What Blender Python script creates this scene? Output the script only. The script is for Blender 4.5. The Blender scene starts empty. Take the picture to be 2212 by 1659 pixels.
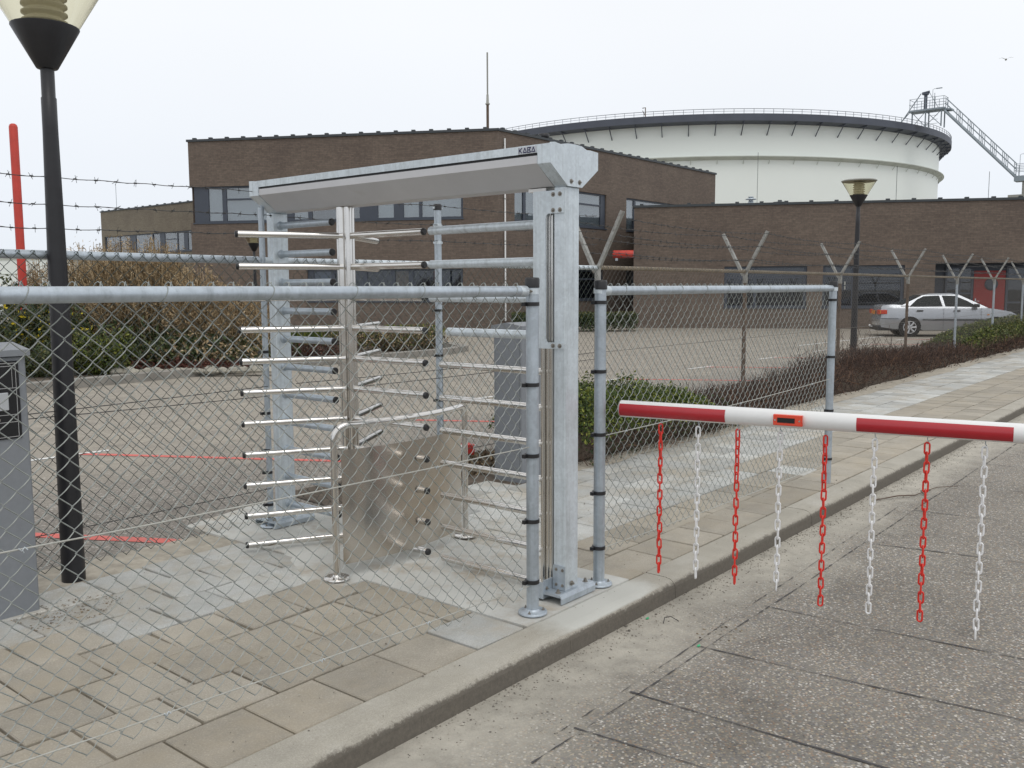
import bpy, math, random
import numpy as np
from math import sin, cos, pi, radians, sqrt, atan2
from mathutils import Vector, Matrix
rnd = random.Random(7)
rng = np.random.default_rng(11)
S = bpy.context.scene
COL = S.collection

# ------------------------------------------------------------------ camera
# world: +X runs along the street fence, +Y into the compound, Z up, z=0 pavement
YAW, PITCH, ROLL, HCAM = radians(-50.5), radians(6.0), radians(0.22), 1.6
F = Vector((0, cos(PITCH), -sin(PITCH))); R = Vector((1, 0, 0)); U = R.cross(F)
R2 = R*cos(ROLL) - U*sin(ROLL); U2 = U*cos(ROLL) + R*sin(ROLL)
RZ = Matrix.Rotation(YAW, 3, 'Z')
R2, U2, F = RZ @ R2, RZ @ U2, RZ @ F
cam_d = bpy.data.cameras.new('camera'); cam = bpy.data.objects.new('camera', cam_d); COL.objects.link(cam)
m = Matrix((R2, U2, -F)).transposed().to_4x4(); m.translation = (0, 0, HCAM)
cam.matrix_world = m
cam_d.sensor_width = 36; cam_d.lens = 1960/2212*36
cam_d.clip_start = 0.05; cam_d.clip_end = 2000
S.camera = cam

# ------------------------------------------------------------------ sky and sun
W = bpy.data.worlds.new('World'); S.world = W; W.use_nodes = True
nt = W.node_tree; nt.nodes.clear()
out = nt.nodes.new('ShaderNodeOutputWorld')
sky = nt.nodes.new('ShaderNodeTexSky'); sky.sky_type = 'NISHITA'; sky.sun_disc = False
SUN_EL, SUN_AZ = radians(50), radians(200)
sky.sun_elevation = SUN_EL; sky.sun_rotation = SUN_AZ
bg1 = nt.nodes.new('ShaderNodeBackground'); bg1.inputs[1].default_value = 0.05
nt.links.new(sky.outputs[0], bg1.inputs[0])
# overcast cloud deck: pale, a little brighter overhead, very soft mottling
tc = nt.nodes.new('ShaderNodeTexCoord')
sep = nt.nodes.new('ShaderNodeSeparateXYZ'); nt.links.new(tc.outputs['Generated'], sep.inputs[0])
rampn = nt.nodes.new('ShaderNodeValToRGB'); nt.links.new(sep.outputs[2], rampn.inputs[0])
rampn.color_ramp.elements[0].position = 0.0; rampn.color_ramp.elements[0].color = (0.80, 0.85, 0.925, 1)
rampn.color_ramp.elements[1].position = 0.9; rampn.color_ramp.elements[1].color = (1.0, 1.0, 1.0, 1)
e = rampn.color_ramp.elements.new(0.26); e.color = (0.93, 0.955, 0.99, 1)
noi = nt.nodes.new('ShaderNodeTexNoise'); noi.inputs['Scale'].default_value = 1.6; noi.inputs['Detail'].default_value = 3
nt.links.new(tc.outputs['Generated'], noi.inputs['Vector'])
mapr = nt.nodes.new('ShaderNodeMapRange'); mapr.inputs['To Min'].default_value = 0.95; mapr.inputs['To Max'].default_value = 1.05
nt.links.new(noi.outputs[0], mapr.inputs[0])
mulc = nt.nodes.new('ShaderNodeMix'); mulc.data_type = 'RGBA'; mulc.blend_type = 'MULTIPLY'; mulc.inputs[0].default_value = 1
nt.links.new(rampn.outputs[0], mulc.inputs[6]); nt.links.new(mapr.outputs[0], mulc.inputs[7])
bg2 = nt.nodes.new('ShaderNodeBackground'); bg2.inputs[1].default_value = 1.08
nt.links.new(mulc.outputs[2], bg2.inputs[0])
addn = nt.nodes.new('ShaderNodeMixShader'); addn.inputs[0].default_value = 0.92
nt.links.new(bg1.outputs[0], addn.inputs[1]); nt.links.new(bg2.outputs[0], addn.inputs[2])
nt.links.new(addn.outputs[0], out.inputs[0])
sun_d = bpy.data.lights.new('sun', 'SUN'); sun_d.energy = 0.7; sun_d.angle = radians(30); sun_d.color = (1, .97, .93)
sun = bpy.data.objects.new('sun', sun_d); COL.objects.link(sun)
# light from behind and to the left of the camera, high in the overcast
sun.rotation_euler = Vector((0.28, 0.55, -1)).to_track_quat('-Z', 'Y').to_euler()
S.view_settings.view_transform = 'Standard'; S.view_settings.look = 'None'
S.view_settings.exposure = 0.0; S.view_settings.gamma = 1.0; S.view_settings.use_curve_mapping = False

# ------------------------------------------------------------------ materials
def new_mat(name):
    m = bpy.data.materials.new(name); m.use_nodes = True
    n = m.node_tree.nodes; b = n['Principled BSDF']
    return m, m.node_tree, b
def N(t, kind, **kw):
    n = t.nodes.new('ShaderNode'+kind)
    for k, v in kw.items():
        if k in n.inputs: n.inputs[k].default_value = v
        else: setattr(n, k, v)
    return n
def mixc(t, fac, a, b, blend='MIX'):
    n = t.nodes.new('ShaderNodeMix'); n.data_type = 'RGBA'; n.blend_type = blend
    for s, v in ((0, fac), (6, a), (7, b)):
        if hasattr(v, 'is_linked') or isinstance(v, bpy.types.NodeSocket): t.links.new(v, n.inputs[s])
        else: n.inputs[s].default_value = v if s == 0 else (*v, 1)
    return n.outputs[2]
def ramp(t, src, stops):
    n = t.nodes.new('ShaderNodeValToRGB'); t.links.new(src, n.inputs[0])
    els = n.color_ramp.elements
    while len(els) < len(stops): els.new(0.5)
    for e, (p, c) in zip(els, stops):
        e.position = p; e.color = (*c, 1) if len(c) == 3 else c
    return n.outputs[0]
def math_(t, op, a, b=None, clamp=False):
    n = t.nodes.new('ShaderNodeMath'); n.operation = op; n.use_clamp = clamp
    for i, v in enumerate((a, b)):
        if v is None: continue
        if isinstance(v, bpy.types.NodeSocket): t.links.new(v, n.inputs[i])
        else: n.inputs[i].default_value = v
    return n.outputs[0]
def maprange(t, v, a, b, c, d):
    n = t.nodes.new('ShaderNodeMapRange'); t.links.new(v, n.inputs[0])
    for i, x in enumerate((a, b, c, d)): n.inputs[i+1].default_value = x
    return n.outputs[0]
def pos(t): return N(t, 'NewGeometry').outputs['Position']
def bump(t, b, h, strength, dist=0.01):
    n = N(t, 'Bump', Strength=strength, Distance=dist); t.links.new(h, n.inputs['Height']); t.links.new(n.outputs[0], b.inputs['Normal'])
def simple(name, c, rough=.6, metal=0, var=.15, scale=6, bmp=0, bscale=60, dirt=None, spec=None, coat=0, world=True):
    m, t, b = new_mat(name)
    v = pos(t) if world else N(t, 'TexCoord').outputs['Object']
    n1 = N(t, 'TexNoise', Scale=scale, Detail=5.0, Roughness=.65); t.links.new(v, n1.inputs['Vector'])
    a = tuple(x*(1-var) for x in c); d = tuple(min(1, x*(1+var)) for x in c)
    col = ramp(t, n1.outputs[0], [(.3, a), (.7, d)])
    if dirt:
        n2 = N(t, 'TexNoise', Scale=dirt[1], Detail=6.0, Roughness=.7); t.links.new(v, n2.inputs['Vector'])
        f = maprange(t, n2.outputs[0], dirt[2], dirt[2]+.15, 0, dirt[3])
        col = mixc(t, f, col, dirt[0])
    t.links.new(col, b.inputs['Base Color'])
    b.inputs['Roughness'].default_value = rough; b.inputs['Metallic'].default_value = metal
    if spec is not None: b.inputs['Specular IOR Level'].default_value = spec
    if coat: b.inputs['Coat Weight'].default_value = coat; b.inputs['Coat Roughness'].default_value = .06
    if bmp:
        n3 = N(t, 'TexNoise', Scale=bscale, Detail=4.0); t.links.new(v, n3.inputs['Vector']); bump(t, b, n3.outputs[0], bmp, .004)
    return m
def galv(name, c=(.46, .515, .565), metal=.55, rough=.42):
    m, t, b = new_mat(name)
    v = pos(t)
    vo = N(t, 'TexVoronoi', Scale=70.0); t.links.new(v, vo.inputs['Vector'])
    n1 = N(t, 'TexNoise', Scale=9.0, Detail=6.0, Roughness=.7); t.links.new(v, n1.inputs['Vector'])
    n2 = N(t, 'TexNoise', Scale=2.2, Detail=3.0); t.links.new(v, n2.inputs['Vector'])
    s = math_(t, 'ADD', math_(t, 'MULTIPLY', N_sep(t, vo.outputs['Color']), .12), math_(t, 'MULTIPLY', n1.outputs[0], .55))
    s = math_(t, 'ADD', s, math_(t, 'MULTIPLY', n2.outputs[0], .33))
    col = ramp(t, s, [(.3, tuple(x*.80 for x in c)), (.52, c), (.75, tuple(min(1, x*1.22) for x in c))])
    mp = N(t, 'Mapping'); mp.inputs['Scale'].default_value = (26, 26, 1.1); t.links.new(v, mp.inputs[0])
    n5 = N(t, 'TexNoise', Scale=1.0, Detail=5.0, Roughness=.7); t.links.new(mp.outputs[0], n5.inputs['Vector'])
    col = mixc(t, 1.0, col, ramp(t, n5.outputs[0], [(.30, (.80, .80, .79)), (.48, (1, 1, 1)), (.70, (1.07, 1.07, 1.08))]), 'MULTIPLY')
    t.links.new(col, b.inputs['Base Color'])
    b.inputs['Metallic'].default_value = metal
    t.links.new(maprange(t, s, .3, .75, rough-.08, rough+.1), b.inputs['Roughness'])
    bump(t, b, n1.outputs[0], .08, .003)
    return m
def N_sep(t, c):
    n = t.nodes.new('ShaderNodeSeparateColor'); t.links.new(c, n.inputs[0]); return n.outputs[0]
def steel(name, c=(.72, .70, .67), rough=.13, brush=None):
    m, t, b = new_mat(name)
    b.inputs['Base Color'].default_value = (*c, 1); b.inputs['Metallic'].default_value = 1
    v = pos(t)
    n1 = N(t, 'TexNoise', Scale=14.0, Detail=4.0); t.links.new(v, n1.inputs['Vector'])
    t.links.new(maprange(t, n1.outputs[0], .3, .7, rough*.8, rough*1.3), b.inputs['Roughness'])
    if brush:
        mp = N(t, 'Mapping'); mp.inputs['Scale'].default_value = brush; t.links.new(v, mp.inputs[0])
        n2 = N(t, 'TexNoise', Scale=1.0, Detail=3.0); t.links.new(mp.outputs[0], n2.inputs['Vector'])
        bump(t, b, n2.outputs[0], .10, .0015)
    return m
def aggregate(name, mortar, stones, scale=95, dust=None, joint_y=None):
    """exposed aggregate concrete: small mixed stones in a mortar, sand drifted over parts of it"""
    m, t, b = new_mat(name); v = pos(t)
    vo = N(t, 'TexVoronoi', Scale=scale); t.links.new(v, vo.inputs['Vector'])
    pick = N_sep(t, vo.outputs['Color'])
    st = ramp(t, pick, [(i/(len(stones)-1), s) for i, s in enumerate(stones)])
    t.nodes[-1].color_ramp.interpolation = 'LINEAR'
    isst = maprange(t, vo.outputs['Distance'], .46, .66, 1, 0)
    n0 = N(t, 'TexNoise', Scale=230.0, Detail=2.0); t.links.new(v, n0.inputs['Vector'])
    mort = mixc(t, n0.outputs[0], tuple(x*.7 for x in mortar), tuple(x*1.25 for x in mortar))
    col = mixc(t, isst, mort, st)
    n1 = N(t, 'TexNoise', Scale=.9, Detail=6.0, Roughness=.7); t.links.new(v, n1.inputs['Vector'])
    col = mixc(t, 1.0, col, ramp(t, n1.outputs[0], [(.25, (.74, .73, .72)), (.75, (1.17, 1.17, 1.17))]), 'MULTIPLY')
    n9 = N(t, 'TexNoise', Scale=3.7, Detail=9.0, Roughness=.78); t.links.new(v, n9.inputs['Vector'])
    col = mixc(t, 1.0, col, ramp(t, n9.outputs[0], [(.30, (.70, .69, .68)), (.45, (.98, .98, .98)), (.60, (1.02, 1.02, 1.02)), (.72, (1.28, 1.27, 1.24))]), 'MULTIPLY')
    if dust:
        sep = N(t, 'SeparateXYZ'); t.links.new(v, sep.inputs[0])
        yy = maprange(t, sep.outputs[1], dust[1], dust[2], 1, 0)
        n2 = N(t, 'TexNoise', Scale=1.3, Detail=8.0, Roughness=.72); t.links.new(v, n2.inputs['Vector'])
        f = math_(t, 'ADD', math_(t, 'MULTIPLY', yy, dust[3]), math_(t, 'SUBTRACT', n2.outputs[0], .5))
        f = maprange(t, f, .28, .72, 0, dust[4])
        n4 = N(t, 'TexNoise', Scale=5.0, Detail=6.0, Roughness=.7); t.links.new(v, n4.inputs['Vector'])
        dc = ramp(t, n4.outputs[0], [(.3, tuple(x*.72 for x in dust[0])), (.5, dust[0]), (.72, tuple(x*1.25 for x in dust[0]))])
        col = mixc(t, f, col, dc)
    t.links.new(col, b.inputs['Base Color']); b.inputs['Roughness'].default_value = .85
    bump(t, b, isst, .35, .002)
    return m
def brick(name, c1, c2, mortar):
    m, t, b = new_mat(name)
    o = N(t, 'TexCoord').outputs['Object']
    s = N(t, 'SeparateXYZ'); t.links.new(o, s.inputs[0])
    cb = N(t, 'CombineXYZ'); t.links.new(math_(t, 'ADD', s.outputs[0], s.outputs[1]), cb.inputs[0]); t.links.new(s.outputs[2], cb.inputs[1])
    br = N(t, 'TexBrick', Scale=1.0); br.inputs['Brick Width'].default_value = .22; br.inputs['Row Height'].default_value = .066
    br.inputs['Mortar Size'].default_value = .008; br.inputs['Bias'].default_value = 0
    br.inputs['Color1'].default_value = (*c1, 1); br.inputs['Color2'].default_value = (*c2, 1); br.inputs['Mortar'].default_value = (*mortar, 1)
    t.links.new(cb.outputs[0], br.inputs['Vector'])
    n1 = N(t, 'TexNoise', Scale=.45, Detail=6.0, Roughness=.65); t.links.new(o, n1.inputs['Vector'])
    n2 = N(t, 'TexNoise', Scale=9.0, Detail=5.0, Roughness=.8); t.links.new(cb.outputs[0], n2.inputs['Vector'])
    col = mixc(t, 1.0, br.outputs[0], ramp(t, n1.outputs[0], [(.3, (.82, .80, .80)), (.7, (1.14, 1.14, 1.10))]), 'MULTIPLY')
    col = mixc(t, 1.0, col, ramp(t, n2.outputs[0], [(.3, (.72, .72, .72)), (.66, (1.1, 1.1, 1.1)), (.74, (1.6, 1.55, 1.5))]), 'MULTIPLY')
    t.links.new(col, b.inputs['Base Color']); b.inputs['Roughness'].default_value = .9
    bump(t, b, br.outputs['Fac'], -.3, .004)
    return m
def tile_mat(name, c, var, sand):
    m, t, b = new_mat(name); v = pos(t)
    oi = N(t, 'ObjectInfo').outputs['Random']; ri = N(t, 'NewGeometry').outputs['Random Per Island']
    r = math_(t, 'FRACT', math_(t, 'ADD', math_(t, 'MULTIPLY', oi, 7.31), ri))
    base = ramp(t, r, [(0, tuple(x*(1-var) for x in c)), (.5, c), (1, tuple(x*(1+var) for x in c))])
    n1 = N(t, 'TexNoise', Scale=3.2, Detail=8.0, Roughness=.72); t.links.new(v, n1.inputs['Vector'])
    n2 = N(t, 'TexNoise', Scale=160.0, Detail=2.0); t.links.new(v, n2.inputs['Vector'])
    col = mixc(t, 1.0, base, ramp(t, n1.outputs[0], [(.28, (.80, .80, .80)), (.5, (1, 1, 1)), (.72, (1.16, 1.16, 1.17))]), 'MULTIPLY')
    col = mixc(t, 1.0, col, ramp(t, n2.outputs[0], [(.3, (.86, .86, .86)), (.62, (1.05, 1.05, 1.05)), (.72, (1.35, 1.34, 1.3))]), 'MULTIPLY')
    n3 = N(t, 'TexNoise', Scale=1.7, Detail=9.0, Roughness=.78); t.links.new(v, n3.inputs['Vector'])
    f = maprange(t, n3.outputs[0], .46, .64, 0, sand)
    col = mixc(t, f, col, (.37, .315, .23))
    t.links.new(col, b.inputs['Base Color']); b.inputs['Roughness'].default_value = .88
    bump(t, b, n2.outputs[0], .12, .002)
    return m

M = {}
M['galv'] = galv('galvanised steel')
M['galv_pale'] = galv('galvanised sheet', (.62, .68, .72), .35, .4)
M['alu'] = simple('grey lacquered panel', (.57, .57, .585), .45, .12, .05, 3, dirt=((.42, .40, .36), 5, .60, .35))
M['steel'] = steel('polished stainless', (.70, .68, .65), .14)
M['steel_plate'] = steel('brushed stainless sheet', (.60, .555, .50), .17)  # brown of the reflected paving is mixed into this base colour
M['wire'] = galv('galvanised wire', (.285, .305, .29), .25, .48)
M['wire_light'] = galv('pale tension wire', (.46, .46, .42), .15, .5)
M['joint_sand'] = simple('joint sand', (.25, .215, .165), .95, 0, .3, 8)
M['bolt'] = simple('dull bolt', (.30, .28, .25), .45, .7, .2, 60)
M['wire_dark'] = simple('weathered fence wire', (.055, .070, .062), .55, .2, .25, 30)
M['wire_old'] = simple('old dull fence wire', (.16, .15, .135), .7, .2, .25, 30)
M['barb'] = simple('barbed wire', (.07, .07, .07), .6, .4, .3, 30)
M['rust'] = simple('rusty weathered steel', (.13, .092, .068), .85, .1, .3, 12, .2, 80, ((.22, .20, .17), 9, .55, .7))
M['rail_old'] = simple('yellowed old rail', (.29, .24, .175), .8, .1, .25, 9, .2, 60)
M['vsteel'] = simple('weathered angle iron', (.33, .33, .31), .6, .3, .25, 25, .1, 60, ((.12, .07, .045), 16, .55, .8))
M['black'] = simple('black plastic', (.018, .018, .02), .45, 0, .2, 20)
M['lampblack'] = simple('black paint', (.016, .016, .019), .42, 0, .2, 12, .05, 60)
M['cabinet'] = simple('grey cabinet coat', (.215, .23, .25), .5, 0, .06, 30, .06, 200)
M['cabinet_dark'] = simple('black front panel', (.015, .016, .018), .2, 0, .1, 8)
M['line_print'] = simple('pale print', (.45, .45, .45), .5, 0, .02)
M['reader'] = simple('silver reader', (.50, .52, .54), .35, .3, .04, 9)
M['white_paint'] = simple('white lacquer', (.80, .80, .79), .28, 0, .03, 5, coat=.3)
M['red_refl'] = simple('red reflective sheeting', (.42, .012, .022), .32, 0, .05, 12, coat=.4)
M['orange_red'] = simple('orange red plastic', (.75, .075, .035), .35, 0, .05, 9)
M['red_chain'] = simple('red plastic', (.70, .035, .022), .32, 0, .06, 20)
M['white_chain'] = simple('white plastic', (.80, .80, .80), .35, 0, .04, 20)
M['red_paint'] = simple('red paint', (.55, .035, .025), .5, 0, .12, 4)
M['red_paint_bright'] = simple('bright red paint', (.52, .045, .028), .5, 0, .1, 4)
M['door_red'] = simple('red door', (.25, .020, .018), .45, 0, .08, 2)
M['frame'] = simple('slate blue window frame', (.055, .066, .088), .5, 0, .06, 5)
M['coping'] = simple('dark roof coping', (.045, .052, .058), .55, 0, .15, 5)
M['brick'] = brick('brown brick', (.182, .140, .114), (.140, .108, .089), (.128, .108, .092))
M['brick_olive'] = brick('olive brown brick', (.205, .175, .132), (.172, .142, .108), (.15, .132, .108))
M['tank'] = simple('white tank paint', (.80, .84, .80), .5, 0, .02, .12)
M['tank_ring'] = simple('dirty white steel', (.52, .55, .50), .6, 0, .12, .6)
M['tank_dark'] = simple('dark blue grey steel', (.075, .085, .11), .6, 0, .12, .6)
M['gang'] = simple('grey steel walkway', (.25, .29, .32), .5, .2, .1, 1)
M['concrete'] = simple('pale concrete', (.50, .50, .47), .9, 0, .14, 2.2, .35, 120, ((.37, .315, .24), 3.1, .50, .75))
M['concrete_kerb_far'] = simple('grey kerb concrete', (.25, .235, .21), .9, 0, .2, 3, .3, 60)
M['sand'] = simple('yellow sand', (.37, .335, .275), .95, 0, .25, 9, .6, 50)
M['soil'] = simple('dark soil', (.10, .078, .058), .95, 0, .4, 12, .8, 40)
M['terrain'] = simple('sandy ground', (.27, .255, .225), .95, 0, .15, .5)
M['white_line'] = simple('white road paint', (.72, .72, .70), .6, 0, .1, 20, dirt=((.3, .28, .26), 14, .56, .7))
M['red_line'] = simple('red road paint', (.62, .12, .095), .6, 0, .12, 20, dirt=((.28, .22, .20), 6, .56, .7))
M['crack'] = simple('dark joint', (.07, .067, .068), .9, 0, .4, 30)
M['lid'] = simple('lamp lid', (.30, .30, .27), .5, 0, .1, 4)
M['louvre'] = simple('lamp louvre', (.52, .49, .38), .4, 0, .08, 9)
M['tile_light'] = tile_mat('light grey slab', (.445, .45, .43), .19, .65)
M['tile_brown'] = tile_mat('brown grey slab', (.345, .315, .262), .15, .5)
M['stone'] = simple('field stone', (.33, .31, .26), .9, 0, .3, 6, .5, 20)
M['tyre'] = simple('rubber', (.014, .014, .015), .75, 0, .2, 9)
M['rim'] = simple('silver wheel', (.55, .56, .58), .35, .6, .04, 9)
M['carpaint'] = simple('silver car paint', (.40, .42, .45), .26, .55, .02, 1, coat=.6)
M['carglass'] = simple('car window', (.022, .028, .030), .15, 0, .05, 1, spec=.03)
M['tail'] = simple('tail lamp red', (.55, .05, .02), .2, 0, .1, 9)
M['tail_amber'] = simple('tail lamp amber', (.7, .25, .04), .2, 0, .1, 9)
M['plate_bg'] = simple('logo sticker', (.50, .52, .56), .5, 0, .03, 9)
M['navy'] = simple('navy ink', (.02, .025, .09), .5, 0, .05, 9)
M['blind'] = simple('pale blind behind glass', (.34, .36, .38), .8, 0, .06, .8)
M['interior'] = simple('dark room', (.036, .040, .052), .8, 0, .3, .9)
M['interior_warm'] = simple('orange poster', (.45, .22, .05), .8, 0, .5, 5)
M['aggregate'] = aggregate('exposed aggregate road', (.195, .183, .160),
    [(.10, .095, .095), (.29, .26, .215), (.15, .135, .12), (.40, .345, .25), (.13, .125, .135), (.44, .42, .375), (.27, .185, .125), (.22, .215, .19), (.115, .11, .115), (.66, .63, .57)],
    100, ((.40, .375, .32), 2.35, 1.55, .80, .93))
M['carpark'] = aggregate('exposed aggregate car park', (.205, .187, .162),
    [(.11, .10, .09), (.27, .245, .21), (.17, .15, .13), (.31, .28, .235), (.145, .13, .12), (.40, .38, .345), (.21, .175, .14), (.52, .50, .46)],
    70, ((.36, .325, .265), 8.2, 5.4, .55, .80))
def glass_mat(name, tint, gl=.0, ior=1.55):
    m = bpy.data.materials.new(name); m.use_nodes = True; t = m.node_tree; t.nodes.clear()
    o = N(t, 'OutputMaterial'); g = N(t, 'BsdfGlossy'); g.inputs['Roughness'].default_value = .02
    tr = N(t, 'BsdfTransparent'); tr.inputs[0].default_value = (*tint, 1)
    lw = N(t, 'LayerWeight', Blend=.5); f = math_(t, 'ADD', math_(t, 'MULTIPLY', math_(t, 'POWER', lw.outputs['Facing'], 4.0), .85 if ior > 1.4 else .35), .045+gl, True)
    n = N(t, 'TexNoise', Scale=.8, Detail=1.0); t.links.new(pos(t), n.inputs['Vector'])
    bp = N(t, 'Bump', Strength=.05, Distance=.02); t.links.new(n.outputs[0], bp.inputs['Height']); t.links.new(bp.outputs[0], g.inputs['Normal'])
    mx = N(t, 'MixShader'); t.links.new(f, mx.inputs[0]); t.links.new(tr.outputs[0], mx.inputs[1]); t.links.new(g.outputs[0], mx.inputs[2])
    t.links.new(mx.outputs[0], o.inputs[0]); return m
M['glass'] = glass_mat('window glass', (.82, .86, .88), .12)
M['lampglass'] = glass_mat('smoked lamp bowl', (.90, .875, .76), .0)
M['glass_dark'] = glass_mat('dark window glass', (.55, .60, .66), .03, 1.3)
M['roofing'] = simple('gravel roof', (.24, .235, .225), .95, 0, .15, 2)
def kerb_mat():
    m, t, b = new_mat('kerb concrete'); v = pos(t)
    n1 = N(t, 'TexNoise', Scale=2.5, Detail=7.0, Roughness=.7); t.links.new(v, n1.inputs['Vector'])
    n2 = N(t, 'TexNoise', Scale=190.0, Detail=3.0); t.links.new(v, n2.inputs['Vector'])
    col = ramp(t, n1.outputs[0], [(.28, (.32, .30, .255)), (.5, (.385, .36, .305)), (.74, (.46, .44, .39))])
    col = mixc(t, 1.0, col, ramp(t, n2.outputs[0], [(.32, (.86, .86, .86)), (.6, (1.04, 1.04, 1.04)), (.74, (1.2, 1.2, 1.2))]), 'MULTIPLY')
    s = N(t, 'SeparateXYZ'); t.links.new(v, s.inputs[0])
    # tyre-blackened grime on the low road face, flaking off towards the worn top edge
    zf = maprange(t, s.outputs[2], -.042, -.006, 1, 0)
    n3 = N(t, 'TexNoise', Scale=42.0, Detail=5.0, Roughness=.8); t.links.new(v, n3.inputs['Vector'])
    g = maprange(t, math_(t, 'ADD', math_(t, 'ADD', zf, math_(t, 'MULTIPLY', math_(t, 'SUBTRACT', n3.outputs[0], .5), 1.6)), math_(t, 'MULTIPLY', math_(t, 'SUBTRACT', n1.outputs[0], .5), 1.3)), .32, .72, 0, .90)
    col = mixc(t, g, col, ramp(t, n3.outputs[0], [(.3, (.070, .060, .049)), (.7, (.135, .118, .095))]))
    # spilt cement at the turnstile
    xm = math_(t, 'MULTIPLY', maprange(t, s.outputs[0], 3.0, 3.5, 0, 1), maprange(t, s.outputs[0], 4.0, 4.35, 1, 0))
    xm = math_(t, 'MULTIPLY', xm, maprange(t, s.outputs[2], -.03, -.012, 0, 1))
    f = maprange(t, math_(t, 'ADD', xm, math_(t, 'SUBTRACT', n1.outputs[0], .5)), .4, .8, 0, .8)
    col = mixc(t, f, col, (.53, .535, .50))
    t.links.new(col, b.inputs['Base Color']); b.inputs['Roughness'].default_value = .9
    bump(t, b, n2.outputs[0], .15, .002)
    return m
M['kerb'] = kerb_mat()
def leaf_mat(name, stops, rough=.6):
    m, t, b = new_mat(name)
    ri = N(t, 'NewGeometry').outputs['Random Per Island']
    t.links.new(ramp(t, ri, stops), b.inputs['Base Color']); b.inputs['Roughness'].default_value = rough
    b.inputs['Specular IOR Level'].default_value = .3
    return m
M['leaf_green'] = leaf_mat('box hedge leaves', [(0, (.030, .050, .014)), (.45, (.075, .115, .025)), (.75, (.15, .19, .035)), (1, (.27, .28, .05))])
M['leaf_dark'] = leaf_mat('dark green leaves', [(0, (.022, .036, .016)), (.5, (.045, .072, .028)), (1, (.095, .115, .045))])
M['leaf_mid'] = leaf_mat('shrub leaves', [(0, (.035, .045, .018)), (.5, (.085, .095, .035)), (1, (.17, .16, .06))])
M['leaf_brown'] = leaf_mat('bare brown twigs', [(0, (.030, .020, .016)), (.55, (.075, .048, .038)), (.88, (.12, .075, .055)), (1, (.22, .12, .07))], .8)
M['leaf_redbrown'] = leaf_mat('red brown ground cover', [(0, (.04, .018, .014)), (.6, (.11, .040, .030)), (1, (.17, .075, .05))], .8)
M['leaf_tan'] = leaf_mat('dry tan grass', [(0, (.10, .070, .036)), (.35, (.25, .180, .100)), (.8, (.44, .330, .195)), (1, (.62, .50, .33))], .8)
M['leaf_yellow'] = leaf_mat('yellow blossom', [(0, (.55, .42, .02)), (1, (.75, .62, .05))])
M['stem'] = simple('brown stems', (.09, .065, .045), .8, 0, .3, 9)
M['drylit'] = leaf_mat('leaf litter', [(0, (.06, .04, .025)), (.6, (.17, .12, .07)), (1, (.35, .28, .18))], .9)
M['pebble'] = leaf_mat('pebbles', [(0, (.13, .12, .105)), (.5, (.25, .225, .19)), (1, (.46, .43, .37))], .9)

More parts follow.
